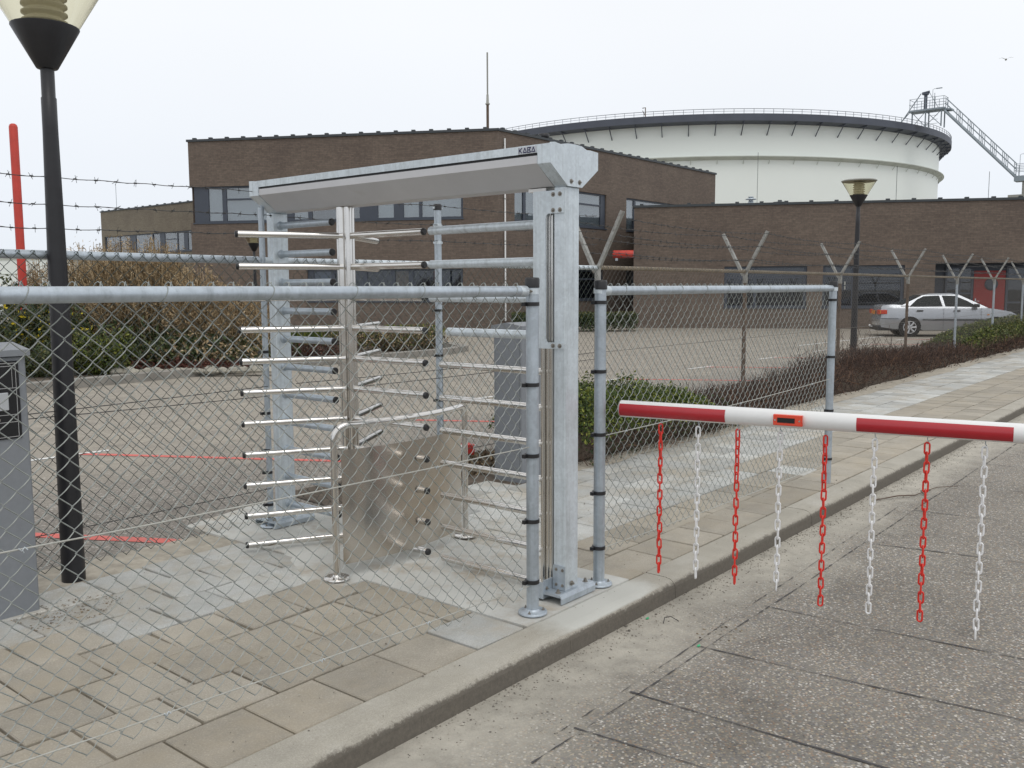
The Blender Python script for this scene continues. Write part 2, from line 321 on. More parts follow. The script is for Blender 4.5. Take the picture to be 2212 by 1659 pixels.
# ------------------------------------------------------------------ geometry helpers
class MB:
    def __init__(s): s.v = []; s.f = []; s.sm = []
    def add(s, vs, fs, smooth=False):
        o = len(s.v); s.v += [tuple(p) for p in vs]
        s.f += [tuple(i+o for i in f) for f in fs]; s.sm += [smooth]*len(fs); return s
    def box(s, x0, x1, y0, y1, z0, z1, bev=0):
        if bev <= 0:
            return s.add([(x0,y0,z0),(x1,y0,z0),(x1,y1,z0),(x0,y1,z0),(x0,y0,z1),(x1,y0,z1),(x1,y1,z1),(x0,y1,z1)],
                  [(0,3,2,1),(4,5,6,7),(0,1,5,4),(1,2,6,5),(2,3,7,6),(3,0,4,7)])
        b = bev; vs = []
        for z, i in ((z0, b), (z0+b, 0), (z1-b, 0), (z1, b)):
            for (x, y) in ((x0+b,y0+i),(x1-b,y0+i),(x1-i,y0+b),(x1-i,y1-b),(x1-b,y1-i),(x0+b,y1-i),(x0+i,y1-b),(x0+i,y0+b)):
                vs.append((x, y, z))
        fs = [tuple(range(7, -1, -1)), tuple(range(24, 32))]
        for k in range(3):
            for j in range(8):
                a = k*8+j; c = k*8+(j+1) % 8; fs.append((a, c, c+8, a+8))
        return s.add(vs, fs)
    def tube(s, pts, r, n=8, caps=True, smooth=True, rot=0, sx=1):
        pts = [Vector(p) for p in pts]; rs = r if isinstance(r, (list, tuple)) else [r]*len(pts)
        vs = []; prev = None
        for i, p in enumerate(pts):
            d = (pts[min(i+1, len(pts)-1)] - pts[max(i-1, 0)])
            if d.length < 1e-9: d = Vector((0, 0, 1))
            d.normalize()
            if prev is None:
                a = d.orthogonal().normalized() if abs(d.z) < .9 else Vector((1, 0, 0)).cross(d).normalized()
                if abs(d.z) < .9: a = Vector((0, 0, 1)) - d*d.z; a.normalize()
            else:
                a = prev - d*prev.dot(d)
                a = a.normalized() if a.length > 1e-6 else d.orthogonal().normalized()
            prev = a; b = d.cross(a)
            for k in range(n):
                t = 2*pi*k/n + rot
                vs.append(p + (a*cos(t) + b*sin(t)*sx)*rs[i])
        fs = []; L = len(pts)
        for i in range(L-1):
            for k in range(n):
                k2 = (k+1) % n; fs.append((i*n+k, i*n+k2, (i+1)*n+k2, (i+1)*n+k))
        s.add(vs, fs, smooth)
        if caps:
            s.add(vs[:n], [tuple(range(n-1, -1, -1))]); s.add(vs[-n:], [tuple(range(n))])
        return s
    def lathe(s, prof, c, n=24, smooth=True, cap0=True, cap1=True):
        vs = []
        for r, z in prof:
            for k in range(n): t = 2*pi*k/n; vs.append((c[0]+r*cos(t), c[1]+r*sin(t), c[2]+z))
        fs = []
        for i in range(len(prof)-1):
            for k in range(n): k2 = (k+1) % n; fs.append((i*n+k, i*n+k2, (i+1)*n+k2, (i+1)*n+k))
        s.add(vs, fs, smooth)
        if cap0: s.add(vs[:n], [tuple(range(n-1, -1, -1))])
        if cap1: s.add(vs[-n:], [tuple(range(n))])
        return s
    def prism(s, poly, axis, a, b):
        """poly in the two other axes (ordered), extruded along axis from a to b"""
        def P(u, v, w): return {'x': (w, u, v), 'y': (u, w, v), 'z': (u, v, w)}[axis]
        n = len(poly)
        vs = [P(u, v, a) for u, v in poly] + [P(u, v, b) for u, v in poly]
        fs = [tuple(range(n-1, -1, -1)), tuple(range(n, 2*n))] + [(i, (i+1) % n, n+(i+1) % n, n+i) for i in range(n)]
        return s.add(vs, fs)
    def mesh(s, name, mat, fix=True):
        me = bpy.data.meshes.new(name); me.from_pydata(s.v, [], s.f)
        me.polygons.foreach_set('use_smooth', s.sm)
        if mat: me.materials.append(mat)
        me.update()
        return me
def link(name, me, parent=None, loc=None, rot=None, kind=None, label=None):
    o = bpy.data.objects.new(name, me); COL.objects.link(o)
    if parent: o.parent = parent
    if loc is not None: o.location = loc
    if rot is not None: o.rotation_euler = rot
    if kind: o['kind'] = kind
    if label: o['label'] = label
    return o
def root_loc(p):
    l = Vector((0, 0, 0))
    while p: l = l + p.location; p = p.parent
    return l
def part(name, mb, mat, parent, local=False, kind=None, label=None):
    """link a part; mesh given in world coordinates unless local"""
    if not local:
        o = root_loc(parent); mb.v = [(v[0]-o.x, v[1]-o.y, v[2]-o.z) for v in mb.v]
    return link(name, mb.mesh(name, M[mat] if isinstance(mat, str) else mat), parent, kind=kind, label=label)
def thing(name, label, cat, loc=(0, 0, 0), rotz=0, group=None):
    o = bpy.data.objects.new(name, None); COL.objects.link(o); o.location = loc; o.rotation_euler = (0, 0, rotz)
    o['label'] = label; o['category'] = cat
    if group: o['group'] = group
    o.empty_display_size = .1
    return o
def struct(name, mb, mat, label=None):
    o = link(name, mb.mesh(name, M[mat] if isinstance(mat, str) else mat), kind='structure')
    if label: o['label'] = label
    return o
def tag(o, label, cat, group=None):
    o['label'] = label; o['category'] = cat
    if group: o['group'] = group
    return o
def copy_tree(o, parent=None):
    c = o.copy(); COL.objects.link(c)
    if parent: c.parent = parent
    for ch in list(o.children): copy_tree(ch, c)
    return c
def np_mesh(name, V, Fc, mat, smooth=False):
    """V (n,3), Fc (m,k) constant k"""
    me = bpy.data.meshes.new(name); V = np.asarray(V, dtype=np.float32); Fc = np.asarray(Fc, dtype=np.int32)
    k = Fc.shape[1]
    me.vertices.add(len(V)); me.vertices.foreach_set('co', V.ravel())
    me.loops.add(Fc.size); me.loops.foreach_set('vertex_index', Fc.ravel())
    me.polygons.add(len(Fc)); me.polygons.foreach_set('loop_start', np.arange(0, Fc.size, k, dtype=np.int32))
    me.polygons.foreach_set('loop_total', np.full(len(Fc), k, dtype=np.int32))
    me.polygons.foreach_set('use_smooth', np.full(len(Fc), smooth, dtype=bool))
    me.materials.append(M[mat] if isinstance(mat, str) else mat); me.update(calc_edges=True)
    return me
def leaves(P, L, Wd, updir=None, spread=1.0, g=None):
    """leaf cards bent along the middle, at points P (n,3); lengths L, widths Wd. each one an island"""
    g = g or rng; n = len(P)
    d = g.normal(size=(n, 3))*spread
    if updir is not None: d += np.asarray(updir)
    d /= np.linalg.norm(d, axis=1)[:, None] + 1e-9
    q = g.normal(size=(n, 3)); w = np.cross(d, q); w /= np.linalg.norm(w, axis=1)[:, None] + 1e-9
    nn = np.cross(d, w)
    L = np.broadcast_to(L, n)[:, None]; Wd = np.broadcast_to(Wd, n)[:, None]
    a = P - d*L*.5; c = P + d*L*.5 - nn*L*.12
    b1 = P + w*Wd*.5; b2 = P - w*Wd*.5
    V = np.stack([a, b1, c, b2], 1).reshape(-1, 3)
    Fq = np.arange(n*4).reshape(-1, 4)
    return V, Fq
def tubes_np(paths, r, sides=3):
    """paths (n, m, 3) polylines -> merged prisms"""
    n, m, _ = paths.shape
    d = np.empty_like(paths); d[:, 1:-1] = paths[:, 2:] - paths[:, :-2]; d[:, 0] = paths[:, 1]-paths[:, 0]; d[:, -1] = paths[:, -1]-paths[:, -2]
    d /= np.linalg.norm(d, axis=2)[..., None] + 1e-9
    ref = np.array([0, 1.0, 0]); a = np.cross(d, ref); a /= np.linalg.norm(a, axis=2)[..., None] + 1e-9
    b = np.cross(d, a)
    t = 2*np.pi*np.arange(sides)/sides
    V = paths[:, :, None, :] + r*(a[:, :, None, :]*np.cos(t)[None, None, :, None] + b[:, :, None, :]*np.sin(t)[None, None, :, None])
    idx = np.arange(n*m*sides).reshape(n, m, sides)
    q = np.stack([idx[:, :-1, :], np.roll(idx, -1, 2)[:, :-1, :], np.roll(idx, -1, 2)[:, 1:, :], idx[:, 1:, :]], -1).reshape(-1, 4)
    return V.reshape(-1, 3), q
def chainlink(X0, X1, Y, z0, z1, w=.0765, r=.0016, sub=4, sides=4, amp=.0065, seed=1, zl=None):
    """woven diamond mesh: every wire one vertical zigzag, hooked into its neighbours"""
    g = np.random.default_rng(seed)
    K = int((X1-X0)/(w/2)); I = int(round((z1-z0)/(w/2)))
    fs = (z1-z0)/I
    i = np.arange(I*sub+1)/sub
    seg = np.floor(i).astype(int); fr = i-seg
    paths = np.zeros((K, len(i), 3))
    k = np.arange(K)
    ph = (k % 2)
    s0 = (seg[None, :] + ph[:, None]) % 2           # 0: going right as z rises, 1: going left
    x = np.where(s0 == 0, fr[None, :], 1-fr[None, :])
    edge = .5 + (x-.5)*1.09
    paths[:, :, 0] = X0 + k[:, None]*(w/2) + edge*(w/2)
    paths[:, :, 0] += (g.normal(size=(K, 1))*.0012) + .004*np.sin(i[None, :]*.35 + k[:, None]*.11)
    bow = np.sin(np.pi*fr)[None, :]*amp*np.where(s0 == 0, 1.0, .3)
    paths[:, :, 1] = Y + np.where(s0 == 0, -1, 1)*bow + .004*np.sin(k[:, None]*.07 + i[None, :]*.12)
    zb = np.full(K, z0) if zl is None else zl + (z0-zl)*k/K
    paths[:, :, 2] = zb[:, None] + i[None, :]*((z1-zb)/I)[:, None]
    return tubes_np(paths, r, sides)
def knuckles(X0, X1, Y, z, w=.0765, r=.0018, h=.017, wd=.010):
    """turned-over wire ends showing above the top rail"""
    xs = np.arange(X0 + w/2, X1, w); t = np.linspace(0, np.pi, 7)
    P = np.zeros((len(xs)*2, 7, 3))
    for j, off in enumerate((-.004, .006)):
        P[j::2, :, 0] = xs[:, None] + off + np.cos(t)[None, :]*wd
        P[j::2, :, 1] = Y + np.cos(t)[None, :]*.012*(1 if j else -1)
        P[j::2, :, 2] = z + np.sin(t)[None, :]*h - .006*(np.abs(np.cos(t))[None, :])
    return tubes_np(P, r, 4)
def merge(*vf):
    V = []; Fs = []; o = 0
    for v, f in vf: V.append(v); Fs.append(f+o); o += len(v)
    return np.concatenate(V), np.concatenate(Fs)
def np_part(name, vf, mat, parent, kind='stuff', label=None, smooth=False):
    o = root_loc(parent); v = vf[0] - np.array([o.x, o.y, o.z])
    return link(name, np_mesh(name, v, vf[1], mat, smooth), parent, kind=kind, label=label)
def barbed(X0, X1, Y, z, sag=.02, r=.0022, step=.115, bl=.022, slope=0, seed=3, Yf=None):
    g = np.random.default_rng(seed)
    x = np.arange(X0, X1, .0575); u = (x-X0)/(X1-X0)
    zz = z + slope*u - sag*4*u*(1-u) + .0025*np.sin(x*23)
    yy = np.full_like(x, Y) if Yf is None else Yf(x)
    A = np.stack([x, yy, zz], 1)[None]
    tw = np.stack([x, yy + .0028*np.sin(x*60), zz + .0028*np.cos(x*60)], 1)[None]
    out = [tubes_np(A, r, 4), tubes_np(tw, r*.8, 3)]
    bx = np.arange(X0+.05, X1, step); u = (bx-X0)/(X1-X0); bz = z + slope*u - sag*4*u*(1-u)
    by = np.full_like(bx, Y) if Yf is None else Yf(bx)
    n = len(bx)
    for k in range(2):
        d = g.normal(size=(n, 3)); d[:, 0] *= .5; d /= np.linalg.norm(d, axis=1)[:, None]
        c = np.stack([bx + (k-.5)*.008, by, bz], 1)
        out.append(tubes_np(np.stack([c-d*bl, c, c+d*bl], 1), r*.65, 3))
    c = np.stack([bx, by, bz], 1); dx = np.array([.009, 0, 0])
    out.append(tubes_np(np.stack([c-dx, c+dx], 1), r*2.0, 5))
    return merge(*out)

# ================================================================== SETTING
def sheet(name, poly, z, mat, n=1, kind='structure', parent=None):
    b = MB(); b.add([(x, y, z) for x, y in poly], [tuple(range(len(poly)))])
    if parent: return part(name, b, mat, parent)
    return struct(name, b, mat)
sheet('ground', [(-400, -400), (600, -400), (600, 600), (-400, 600)], -.18, 'terrain')
RZL = -.11
road = sheet('road', [(-60, -60), (90, -60), (90, 2.46), (-60, 2.46)], RZL, 'aggregate')
def ribbon(name, pts, w, z, mat, parent, seed=0, jit=.35, gap=0):
    g = random.Random(seed); b = MB(); P = []
    for (x0, y0), (x1, y1) in zip(pts[:-1], pts[1:]):
        n = max(2, int(math.hypot(x1-x0, y1-y0)/.035))
        for i in range(n): u = i/n; P.append((x0+(x1-x0)*u, y0+(y1-y0)*u))
    P.append(pts[-1]); vs = []; fs = []; ph = g.random()*9
    for i, (x, y) in enumerate(P):
        a = P[max(0, i-1)]; c = P[min(len(P)-1, i+1)]; dx, dy = c[0]-a[0], c[1]-a[1]; l = math.hypot(dx, dy) or 1
        nx, ny = -dy/l, dx/l; ww = w*.5*(1+jit*(g.random()*2-1))*(1+.5*sin(i*.21+ph)); o = .004*sin(i*.13+ph)+.0025*(g.random()-.5)
        if gap and g.random() < gap: ww *= .15
        vs += [(x+nx*(o+ww), y+ny*(o+ww), z), (x+nx*(o-ww), y+ny*(o-ww), z)]
        if i: fs.append((2*i-2, 2*i-1, 2*i+1, 2*i))
    b.add(vs, fs)
    return part(name, b, mat, parent)
for i, (x, s, w) in enumerate(((2.05, .02, .007), (2.76, .10, .009), (3.17, .05, .014), (3.80, .10, .011), (4.52, .07, .010), (6.10, .17, .012), (7.24, .12, .010), (8.4, .12, .01), (9.6, .1, .01), (11.0, .1, .012))):
    ribbon('joint', [(x, 1.97), (x+s, .97), (x+s*4, -2.2)], w*.62, RZL+.004, 'crack', road, i, gap=.05)
ribbon('joint', [(2.45, 1.93), (5.0, 1.95), (7.6, 1.97), (16, 1.98)], .007, RZL+.004, 'crack', road, 20, gap=.4)
ribbon('joint', [(2.70, 1.99), (3.8, 2.01), (5.6, 2.06), (7.3, 2.10)], .0045, RZL+.004, 'crack', road, 21, gap=.6)
# compound yard, its painted bays
car_park = sheet('car_park', [(-40, 5.0), (90, 5.0), (90, 120), (-40, 120)], -.012, 'carpark')
def paint(name, a, b, w, mat):
    dx, dy = b[0]-a[0], b[1]-a[1]; l = math.hypot(dx, dy); nx, ny = -dy/l*w/2, dx/l*w/2
    m = MB(); m.add([(a[0]+nx, a[1]+ny, -.008), (b[0]+nx, b[1]+ny, -.008), (b[0]-nx, b[1]-ny, -.008), (a[0]-nx, a[1]-ny, -.008)], [(0, 1, 2, 3)])
    return part(name, m, mat, car_park)
BD = (1.31, -2.24)
for k in range(11):
    x = 4.12 + 3.17*k; y = 8.92 - .05*k
    paint('red_line', (x, y), (x+BD[0]*1.55, y+BD[1]*1.55), .085, 'red_line')
    paint('white_line', (x-.62, y+.05), (x+.28, y-.01), .075, 'white_line')
paint('red_line', (2.30, 6.55), (3.05, 5.25), .10, 'red_line')
paint('white_line', (24.6, 9.9), (29.0, 9.66), .09, 'white_line'); paint('white_line', (34.8, 11.35), (38.6, 10.85), .10, 'white_line')
paint('white_line', (29.0, 9.66), (33.0, 9.5), .08, 'white_line')

# pavement: mortar bed with separate slabs
bed = MB(); bed.box(-6, 36, 2.59, 5.05, -.17, -.014)
pavement = struct('pavement', bed, 'joint_sand')
P_ = .3325
def tile_mesh(lx, ly, seed):
    b = MB(); b.box(-lx/2, lx/2, -ly/2, ly/2, -.04, 0, .0045)
    return b
tiles = []
def light_from(x):
    if x < 2.0: return 4.2
    if x < 3.2: return 3.9
    if x < 7.4: return 3.25
    return 3.58
cands = []
for row in range(7):
    y0 = 2.604 + P_*row; yc = y0+P_/2
    for side, x, end in ((-1, 3.252, -3.0), (1, 4.158, 34.0)):
        first = True
        while (x > end if side < 0 else x < end):
            w = P_*.5 if (first and (row+(side > 0)) % 2) else P_; first = False
            xc = x+side*w/2; x += side*w
            if xc > 7.4 and row > 5: continue
            if xc < 1.2 and row > 5: continue
            if 5.6 < xc < 6.2 and row > 5: continue
            cands.append((xc, yc, row, w))
def tdist(c): return math.hypot(c[0], c[1]) + (6 if (c[0] < .9) else 0)
cands.sort(key=tdist)
me_l = [None]*2; meshes = {}
for nm in ('tile_light', 'tile_brown'):
    meshes[nm] = tile_mesh(P_-.009, P_-.009, 0).mesh('slab', M[nm])
rest = {'tile_light': ([], []), 'tile_brown': ([], [])}
for j, (xc, yc, row, w_) in enumerate(cands):
    lt = (yc > light_from(xc)) or (3.0 < xc < 3.26 and row == 0) or (xc > 5 and rnd.random() < .006)
    nm = 'tile_light' if lt else 'tile_brown'
    near = xc < 6
    dz = rnd.uniform(-.005, .003) if near else rnd.uniform(-.003, .002)
    rx, ry, rz = rnd.gauss(0, .007), rnd.gauss(0, .007), rnd.gauss(0, .006)
    if 1.2 < xc < 3.2 and yc > 3.6: rz += .03 + rnd.gauss(0, .03); dz += .004; rx *= 1.6; ry *= 1.6
    if j < 290:
        o = link('slab', meshes[nm], pavement, (xc+rnd.gauss(0, .001), yc+rnd.gauss(0, .001), dz), (rx, ry, rz)).scale = ((w_-.009)/(P_-.009), 1, 1)
    else:
        h = (P_-.009)/2; hx = (w_-.009)/2; vs, fs = rest[nm]; o = len(vs)
        vs += [(xc+sx*hx, yc+sy*h, z) for z in (dz, -.04) for sx, sy in ((-1, -1), (1, -1), (1, 1), (-1, 1))]
        fs += [(o, o+1, o+2, o+3), (o+4, o+5, o+1, o), (o+5, o+6, o+2, o+1), (o+6, o+7, o+3, o+2), (o+7, o+4, o, o+3)]
for nm, (vs, fs) in rest.items():
    b = MB(); b.add(vs, fs); part('slabs', b, nm, pavement, kind='stuff')
# cast slab carrying the turnstile
b = MB(); poly = [(3.255, 2.598), (4.155, 2.598), (4.15, 3.4), (4.165, 4.3), (4.15, 5.60), (3.95, 5.72), (3.24, 5.55), (3.25, 4.85), (3.27, 4.50), (3.10, 4.12), (2.97, 3.92), (3.02, 3.74), (3.24, 3.72)]
b.prism(poly, 'z', -.1, .006); struct('concrete_slab', b, 'concrete')
sheet('verge', [(1.2, 4.92), (2.2, 4.90), (3.26, 4.86), (3.26, 5.3), (-3, 5.5), (-3, 4.92)], -.006, 'sand')
sheet('planting_bed', [(4.16, 4.60), (6.2, 4.62), (7.5, 4.56), (13, 4.62), (36, 4.62), (36, 6.1), (4.3, 5.9)], -.004, 'soil')
b = MB(); g = random.Random(5); top = []
for i in range(60):
    x = 6.0 + i*.5; top.append((x, 4.58+g.uniform(-.03, .03)))
b.add([(x, y-.05+g.uniform(-.05, .02), .001) for x, y in top] + [(x, y+.14+g.uniform(-.04, .06), .03+g.uniform(-.02, .02)) for x, y in top],
      [(i, i+1, 61+i, 60+i) for i in range(59)], True)
struct('sand_strip', b, 'sand')
# kerb
kb = MB(); kb.box(-6, 36, 2.43, 2.592, -.17, -.13); kerb = struct('kerb', kb, 'soil')
prof = [(2.597, -.13), (2.597, -.003), (2.592, 0), (2.47, -.001), (2.445, -.005), (2.426, -.014), (2.414, -.028), (2.408, -.045), (2.402, -.13)]
kme = MB(); kme.prism([(y, z) for y, z in prof], 'x', .003, .988); kme_ = kme.mesh('kerb_stone', M['kerb'])
for i in range(-6, 33):
    link('kerb_stone', kme_, kerb, (.39 + i*.985, rnd.gauss(0, .0015), rnd.gauss(0, .0015)), (0, 0, rnd.gauss(0, .001)))

# far kerb round the planters, planting soil behind
def kerb_run(pts, w, h, parentname):
    b = MB(); L = []; Rr = []
    for i, (x, y) in enumerate(pts):
        a = pts[max(0, i-1)]; c = pts[min(len(pts)-1, i+1)]; dx, dy = c[0]-a[0], c[1]-a[1]; l = math.hypot(dx, dy)
        nx, ny = -dy/l*w/2, dx/l*w/2; L.append((x+nx, y+ny)); Rr.append((x-nx, y-ny))
    n = len(pts)
    vs = [(x, y, h) for x, y in L] + [(x, y, h) for x, y in Rr] + [(x, y, -.02) for x, y in L] + [(x, y, -.02) for x, y in Rr]
    fs = []
    for i in range(n-1): fs += [(i, i+1, n+i+1, n+i), (n+i, n+i+1, 3*n+i+1, 3*n+i), (2*n+i, 2*n+i+1, i+1, i)]
    fs += [(0, n, 3*n, 2*n), (n-1, 3*n-1, 4*n-1, 2*n-1)]
    b.add(vs, fs); return struct(parentname, b, 'concrete_kerb_far')
kerb_run([(0, 14.95), (6.2, 15.15), (9.35, 15.45), (12.5, 15.50), (16.3, 15.55), (17.4, 16.0), (18.2, 17.2), (18.6, 19)], .30, .13, 'planter_kerb')
sheet('planting_bed', [(-4, 15.2), (9.3, 15.6), (16.2, 15.7), (17.2, 16.2), (18.3, 19), (18.5, 26), (-4, 34)], .03, 'soil')

# ================================================================== TURNSTILE
T = thing('turnstile', 'full height steel turnstile gate with three-winged rotor under a sloping-sided galvanised head beam', 'turnstile', (3.71, 2.72, 0))
XC = 3.712
def bolt(p, axis, parent, r=.009, h=.008, mat='bolt'):
    b = MB(); a = Vector(p); d = {'x': Vector((1, 0, 0)), 'y': Vector((0, 1, 0)), 'z': Vector((0, 0, 1))}[axis[-1]]*(-1 if axis[0] == '-' else 1)
    r *= .85; b.tube([a, a+d*.002], r*1.6, 12, smooth=False); b.tube([a+d*.002, a+d*(.002+h)], r, 6, smooth=False); b.tube([a+d*(.002+h), a+d*(.008+h)], r*.5, 8, smooth=False)
    return part('bolt', b, mat, parent)
# columns
for y0, y1 in ((2.667, 2.739), (5.035, 5.107)):
    b = MB(); b.box(3.652, 3.772, y0, y1, .05, 2.10, .006); col = part('column', b, 'galv_pale', T)
    # raised channel foot
    b = MB(); fx0, fx1, fy0, fy1 = (3.575, 3.875, 2.628, 2.815) if y0 < 3 else (3.555, 3.885, 4.98, 5.20)
    b.prism([(fy0, .012), (fy0, .040), (fy0+.006, .052), (fy0+.016, .058), (fy1-.016, .058), (fy1-.006, .052), (fy1, .040), (fy1, .012), (fy1-.007, .012), (fy1-.007, .045), (fy0+.007, .045), (fy0+.007, .012)], 'x', fx0, fx1)
    foot = part('foot_channel', b, 'galv', T)
    for x in (fx0+.03, fx1-.03):
        for y in (fy0+.045, fy1-.045):
            bolt((x, y, .058), 'z', foot, .011, .012)
# welded angle plates at near column foot
b = MB(); b.box(3.645, 3.650, 2.660, 2.735, .06, .185); pl = part('foot_plate', b, 'galv', T)
for y in (2.675, 2.715):
    for z in (.085, .165): bolt((3.645, y, z), '-x', pl, .006, .004)
b = MB(); b.box(3.575, 3.650, 2.742, 2.748, .02, .115); b.box(3.570, 3.575, 2.742, 2.83, .02, .105); pl = part('foot_angle', b, 'galv', T)
bolt((3.60, 2.742, .07), '-y', pl, .007, .005); bolt((3.71, 2.6645, .085), '-y', col, .010, .008)
# C-shaped side plate that holds the upright profile
b = MB()
c_poly = [(2.673, 2.082), (2.862, 2.082), (2.862, 1.298), (2.673, 1.298), (2.673, 1.330), (2.772, 1.330), (2.780, 1.338), (2.783, 1.350), (2.783, 1.945), (2.778, 1.962), (2.766, 1.970), (2.673, 1.970)]
b.prism(c_poly, 'x', 3.6445, 3.6505); sp = part('side_plate', b, 'galv_pale', T)
for y in (2.695, 2.737):
    for z in (1.985, 2.062): bolt((3.6445, y, z), '-x', sp, .0085, .004)
    bolt((3.6445, y, 1.314), '-x', sp, .0085, .004)
b = MB(); b.box(3.655, 3.72, 2.79, 2.90, 2.082, 2.098); b.box(3.66, 3.70, 2.79, 2.83, 2.07, 2.09); part('head_bracket', b, 'white_paint', T)
# upright fluted stainless profile: three joined rounds
for x, y, r in ((3.700, 2.783, .0135), (3.712, 2.812, .016), (3.704, 2.842, .0145)):
    b = MB(); b.tube([(x, y, .05), (x, y, 2.06)], r, 16); part('upright_tube', b, 'steel', T)
b = MB(); b.box(3.732, 3.745, 2.755, 2.865, .06, 2.05); part('upright_back', b, 'galv', T)
# fixed tubes of the near side
LV = [1.926 - .1885*k for k in range(11)]
for k, z in enumerate(LV):
    z = max(z, .045)
    b = MB(); ye = 3.655 if k < 3 else (3.525 if k == 3 else 3.585)
    r = .0235 if k < 4 else .0185
    b.tube([(3.712, 2.845, z), (3.712, ye-.004, z), (3.712, ye, z)], [r, r, r*.9], 18)
    part('fixed_tube', b, 'galv_pale' if k < 4 else 'steel', T, label='dull galvanised upper tube' if k < 4 else None)
    if k >= 4:
        b = MB(); b.tube([(3.64, 2.862, z), (3.70, 2.862, z)], .008, 10); part('tube_stud', b, 'white_paint', T)
# comb on the far column
for k in range(11):
    z = 2.018 - .1865*k
    b = MB(); b.tube([(3.712, 5.03, z), (3.712, 4.515, z)], .0215, 16); cb = part('comb_bar', b, 'galv', T)
    b = MB(); b.tube([(3.712, 4.518, z), (3.712, 4.508, z), (3.712, 4.503, z)], [.0222, .0222, .018], 16); part('end_cap', b, 'black', cb)
    b = MB(); b.tube([(3.712, 5.036, z), (3.712, 5.015, z)], [.030, .0225], 16, caps=False); part('weld', b, 'galv', cb)
# head beam: end plates, frame, fascia, sloped soffit
hw, bw = .20, .060
def section(dx=0, dz=0): return [(XC-bw-dx, 2.099), (XC-hw-dx, 2.197), (XC-hw-dx, 2.293+dz), (XC+hw+dx, 2.293+dz), (XC+hw+dx, 2.197), (XC+bw+dx, 2.099)]
toppf = [(-.20, 2.292), (-.165, 2.296), (-.12, 2.291), (-.06, 2.301), (.0, 2.303), (.055, 2.300), (.10, 2.286), (.13, 2.288), (.20, 2.284)]
def endpoly(): return [(XC-bw, 2.098), (XC-hw, 2.196)] + [(XC+x, z) for x, z in toppf] + [(XC+hw, 2.196), (XC+bw, 2.098)]
for nm, y0, y1 in (('end_plate', 2.652, 2.658), ('end_plate', 5.076, 5.082)):
    b = MB(); b.prism(endpoly(), 'y', y0, y1); ep = part('end_plate', b, 'galv_pale', T)
    if y0 < 3:
        for x in (-.032, .038): bolt((XC+x, 2.652, 2.122), '-y', ep, .009, .004)
# end blocks
for y0, y1 in ((2.658, 2.732), (4.985, 5.076)):
    b = MB(); b.prism([(x, z-.0005 if z < 2.2 else z) for x, z in [(XC-bw+.001, 2.100), (XC-hw+.0005, 2.197), (XC-hw+.0005, 2.285), (XC+hw-.0005, 2.283), (XC+hw-.0005, 2.197), (XC+bw-.001, 2.100)]], 'y', y0, y1)
    part('end_block', b, 'galv_pale', T)
# roof cover
b = MB(); n = len(toppf); vs = [(XC+x, y, z-.004) for y in (2.658, 5.076) for x, z in toppf]
vs += [(XC-hw+.001, 2.658, 2.249), (XC-hw+.001, 5.076, 2.249), (XC+hw-.001, 2.658, 2.249), (XC+hw-.001, 5.076, 2.249)]
b.add(vs, [(i, i+1, n+i+1, n+i) for i in range(n-1)] + [(2*n, 0, n, 2*n+1), (n-1, 2*n+2, 2*n+3, 2*n-1)]); part('roof_cover', b, 'galv_pale', T)
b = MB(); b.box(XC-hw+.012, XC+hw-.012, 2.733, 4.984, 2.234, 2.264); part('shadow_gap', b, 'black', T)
b = MB(); b.prism([(XC-hw+.003, 2.2365), (XC+hw-.003, 2.2365), (XC+hw-.003, 2.199), (XC+bw+.004, 2.102), (XC-bw-.004, 2.102), (XC-hw+.003, 2.199)], 'y', 2.736, 4.982); part('fascia', b, 'alu', T)
# maker's plate lettering KABA (flat sticker on the street-side end of the beam)
YL0, YL1, ZL0, ZL1 = 2.742, 2.846, 2.252, 2.281
b = MB(); b.box(XC-hw-.0016, XC-hw+.001, YL0-.004, YL1+.004, ZL0-.002, ZL1+.002); lg = part('name_plate', b, 'plate_bg', T)
def stroke(b, p, q, w):   # letters are drawn in (u,v), u runs to the viewer's right = -Y
    (u0, v0), (u1, v1) = p, q; dx, dz = u1-u0, v1-v0; l = math.hypot(dx, dz); nx, nz = -dz/l*w/2, dx/l*w/2
    wd, ht = YL1-YL0, ZL1-ZL0
    pts = [(u0+nx, v0+nz), (u1+nx, v1+nz), (u1-nx, v1-nz), (u0-nx, v0-nz)]
    P3 = [(XC-hw-.0026, YL1-u/4.6*wd, ZL0+v*ht) for u, v in pts]; P4 = [(x+.0015, y, z) for x, y, z in P3]
    b.add(P3+P4, [(3, 2, 1, 0), (0, 1, 5, 4), (1, 2, 6, 5), (2, 3, 7, 6), (3, 0, 4, 7)])
LET = {'K': [((.12, .08), (.12, .92)), ((.2, .45), (.92, .94)), ((.35, .55), (.85, .08))],
       'A': [((.05, .08), (.55, .90)), ((.55, .90), (1.02, .08)), ((.30, .16), (.98, .16))],
       'B': [((.05, .12), (1.0, .12)), ((1.0, .12), (.62, .52)), ((.62, .52), (1.02, .88)), ((1.02, .88), (.10, .88)), ((.62, .50), (.25, .50)), ((.14, .05), (.14, .95))]}
for i, ch in enumerate('KABA'):
    b = MB()
    for p, q in LET[ch]: stroke(b, (p[0]+i*1.16, p[1]), (q[0]+i*1.16, q[1]), .17)
    part('letter', b, 'navy', lg)
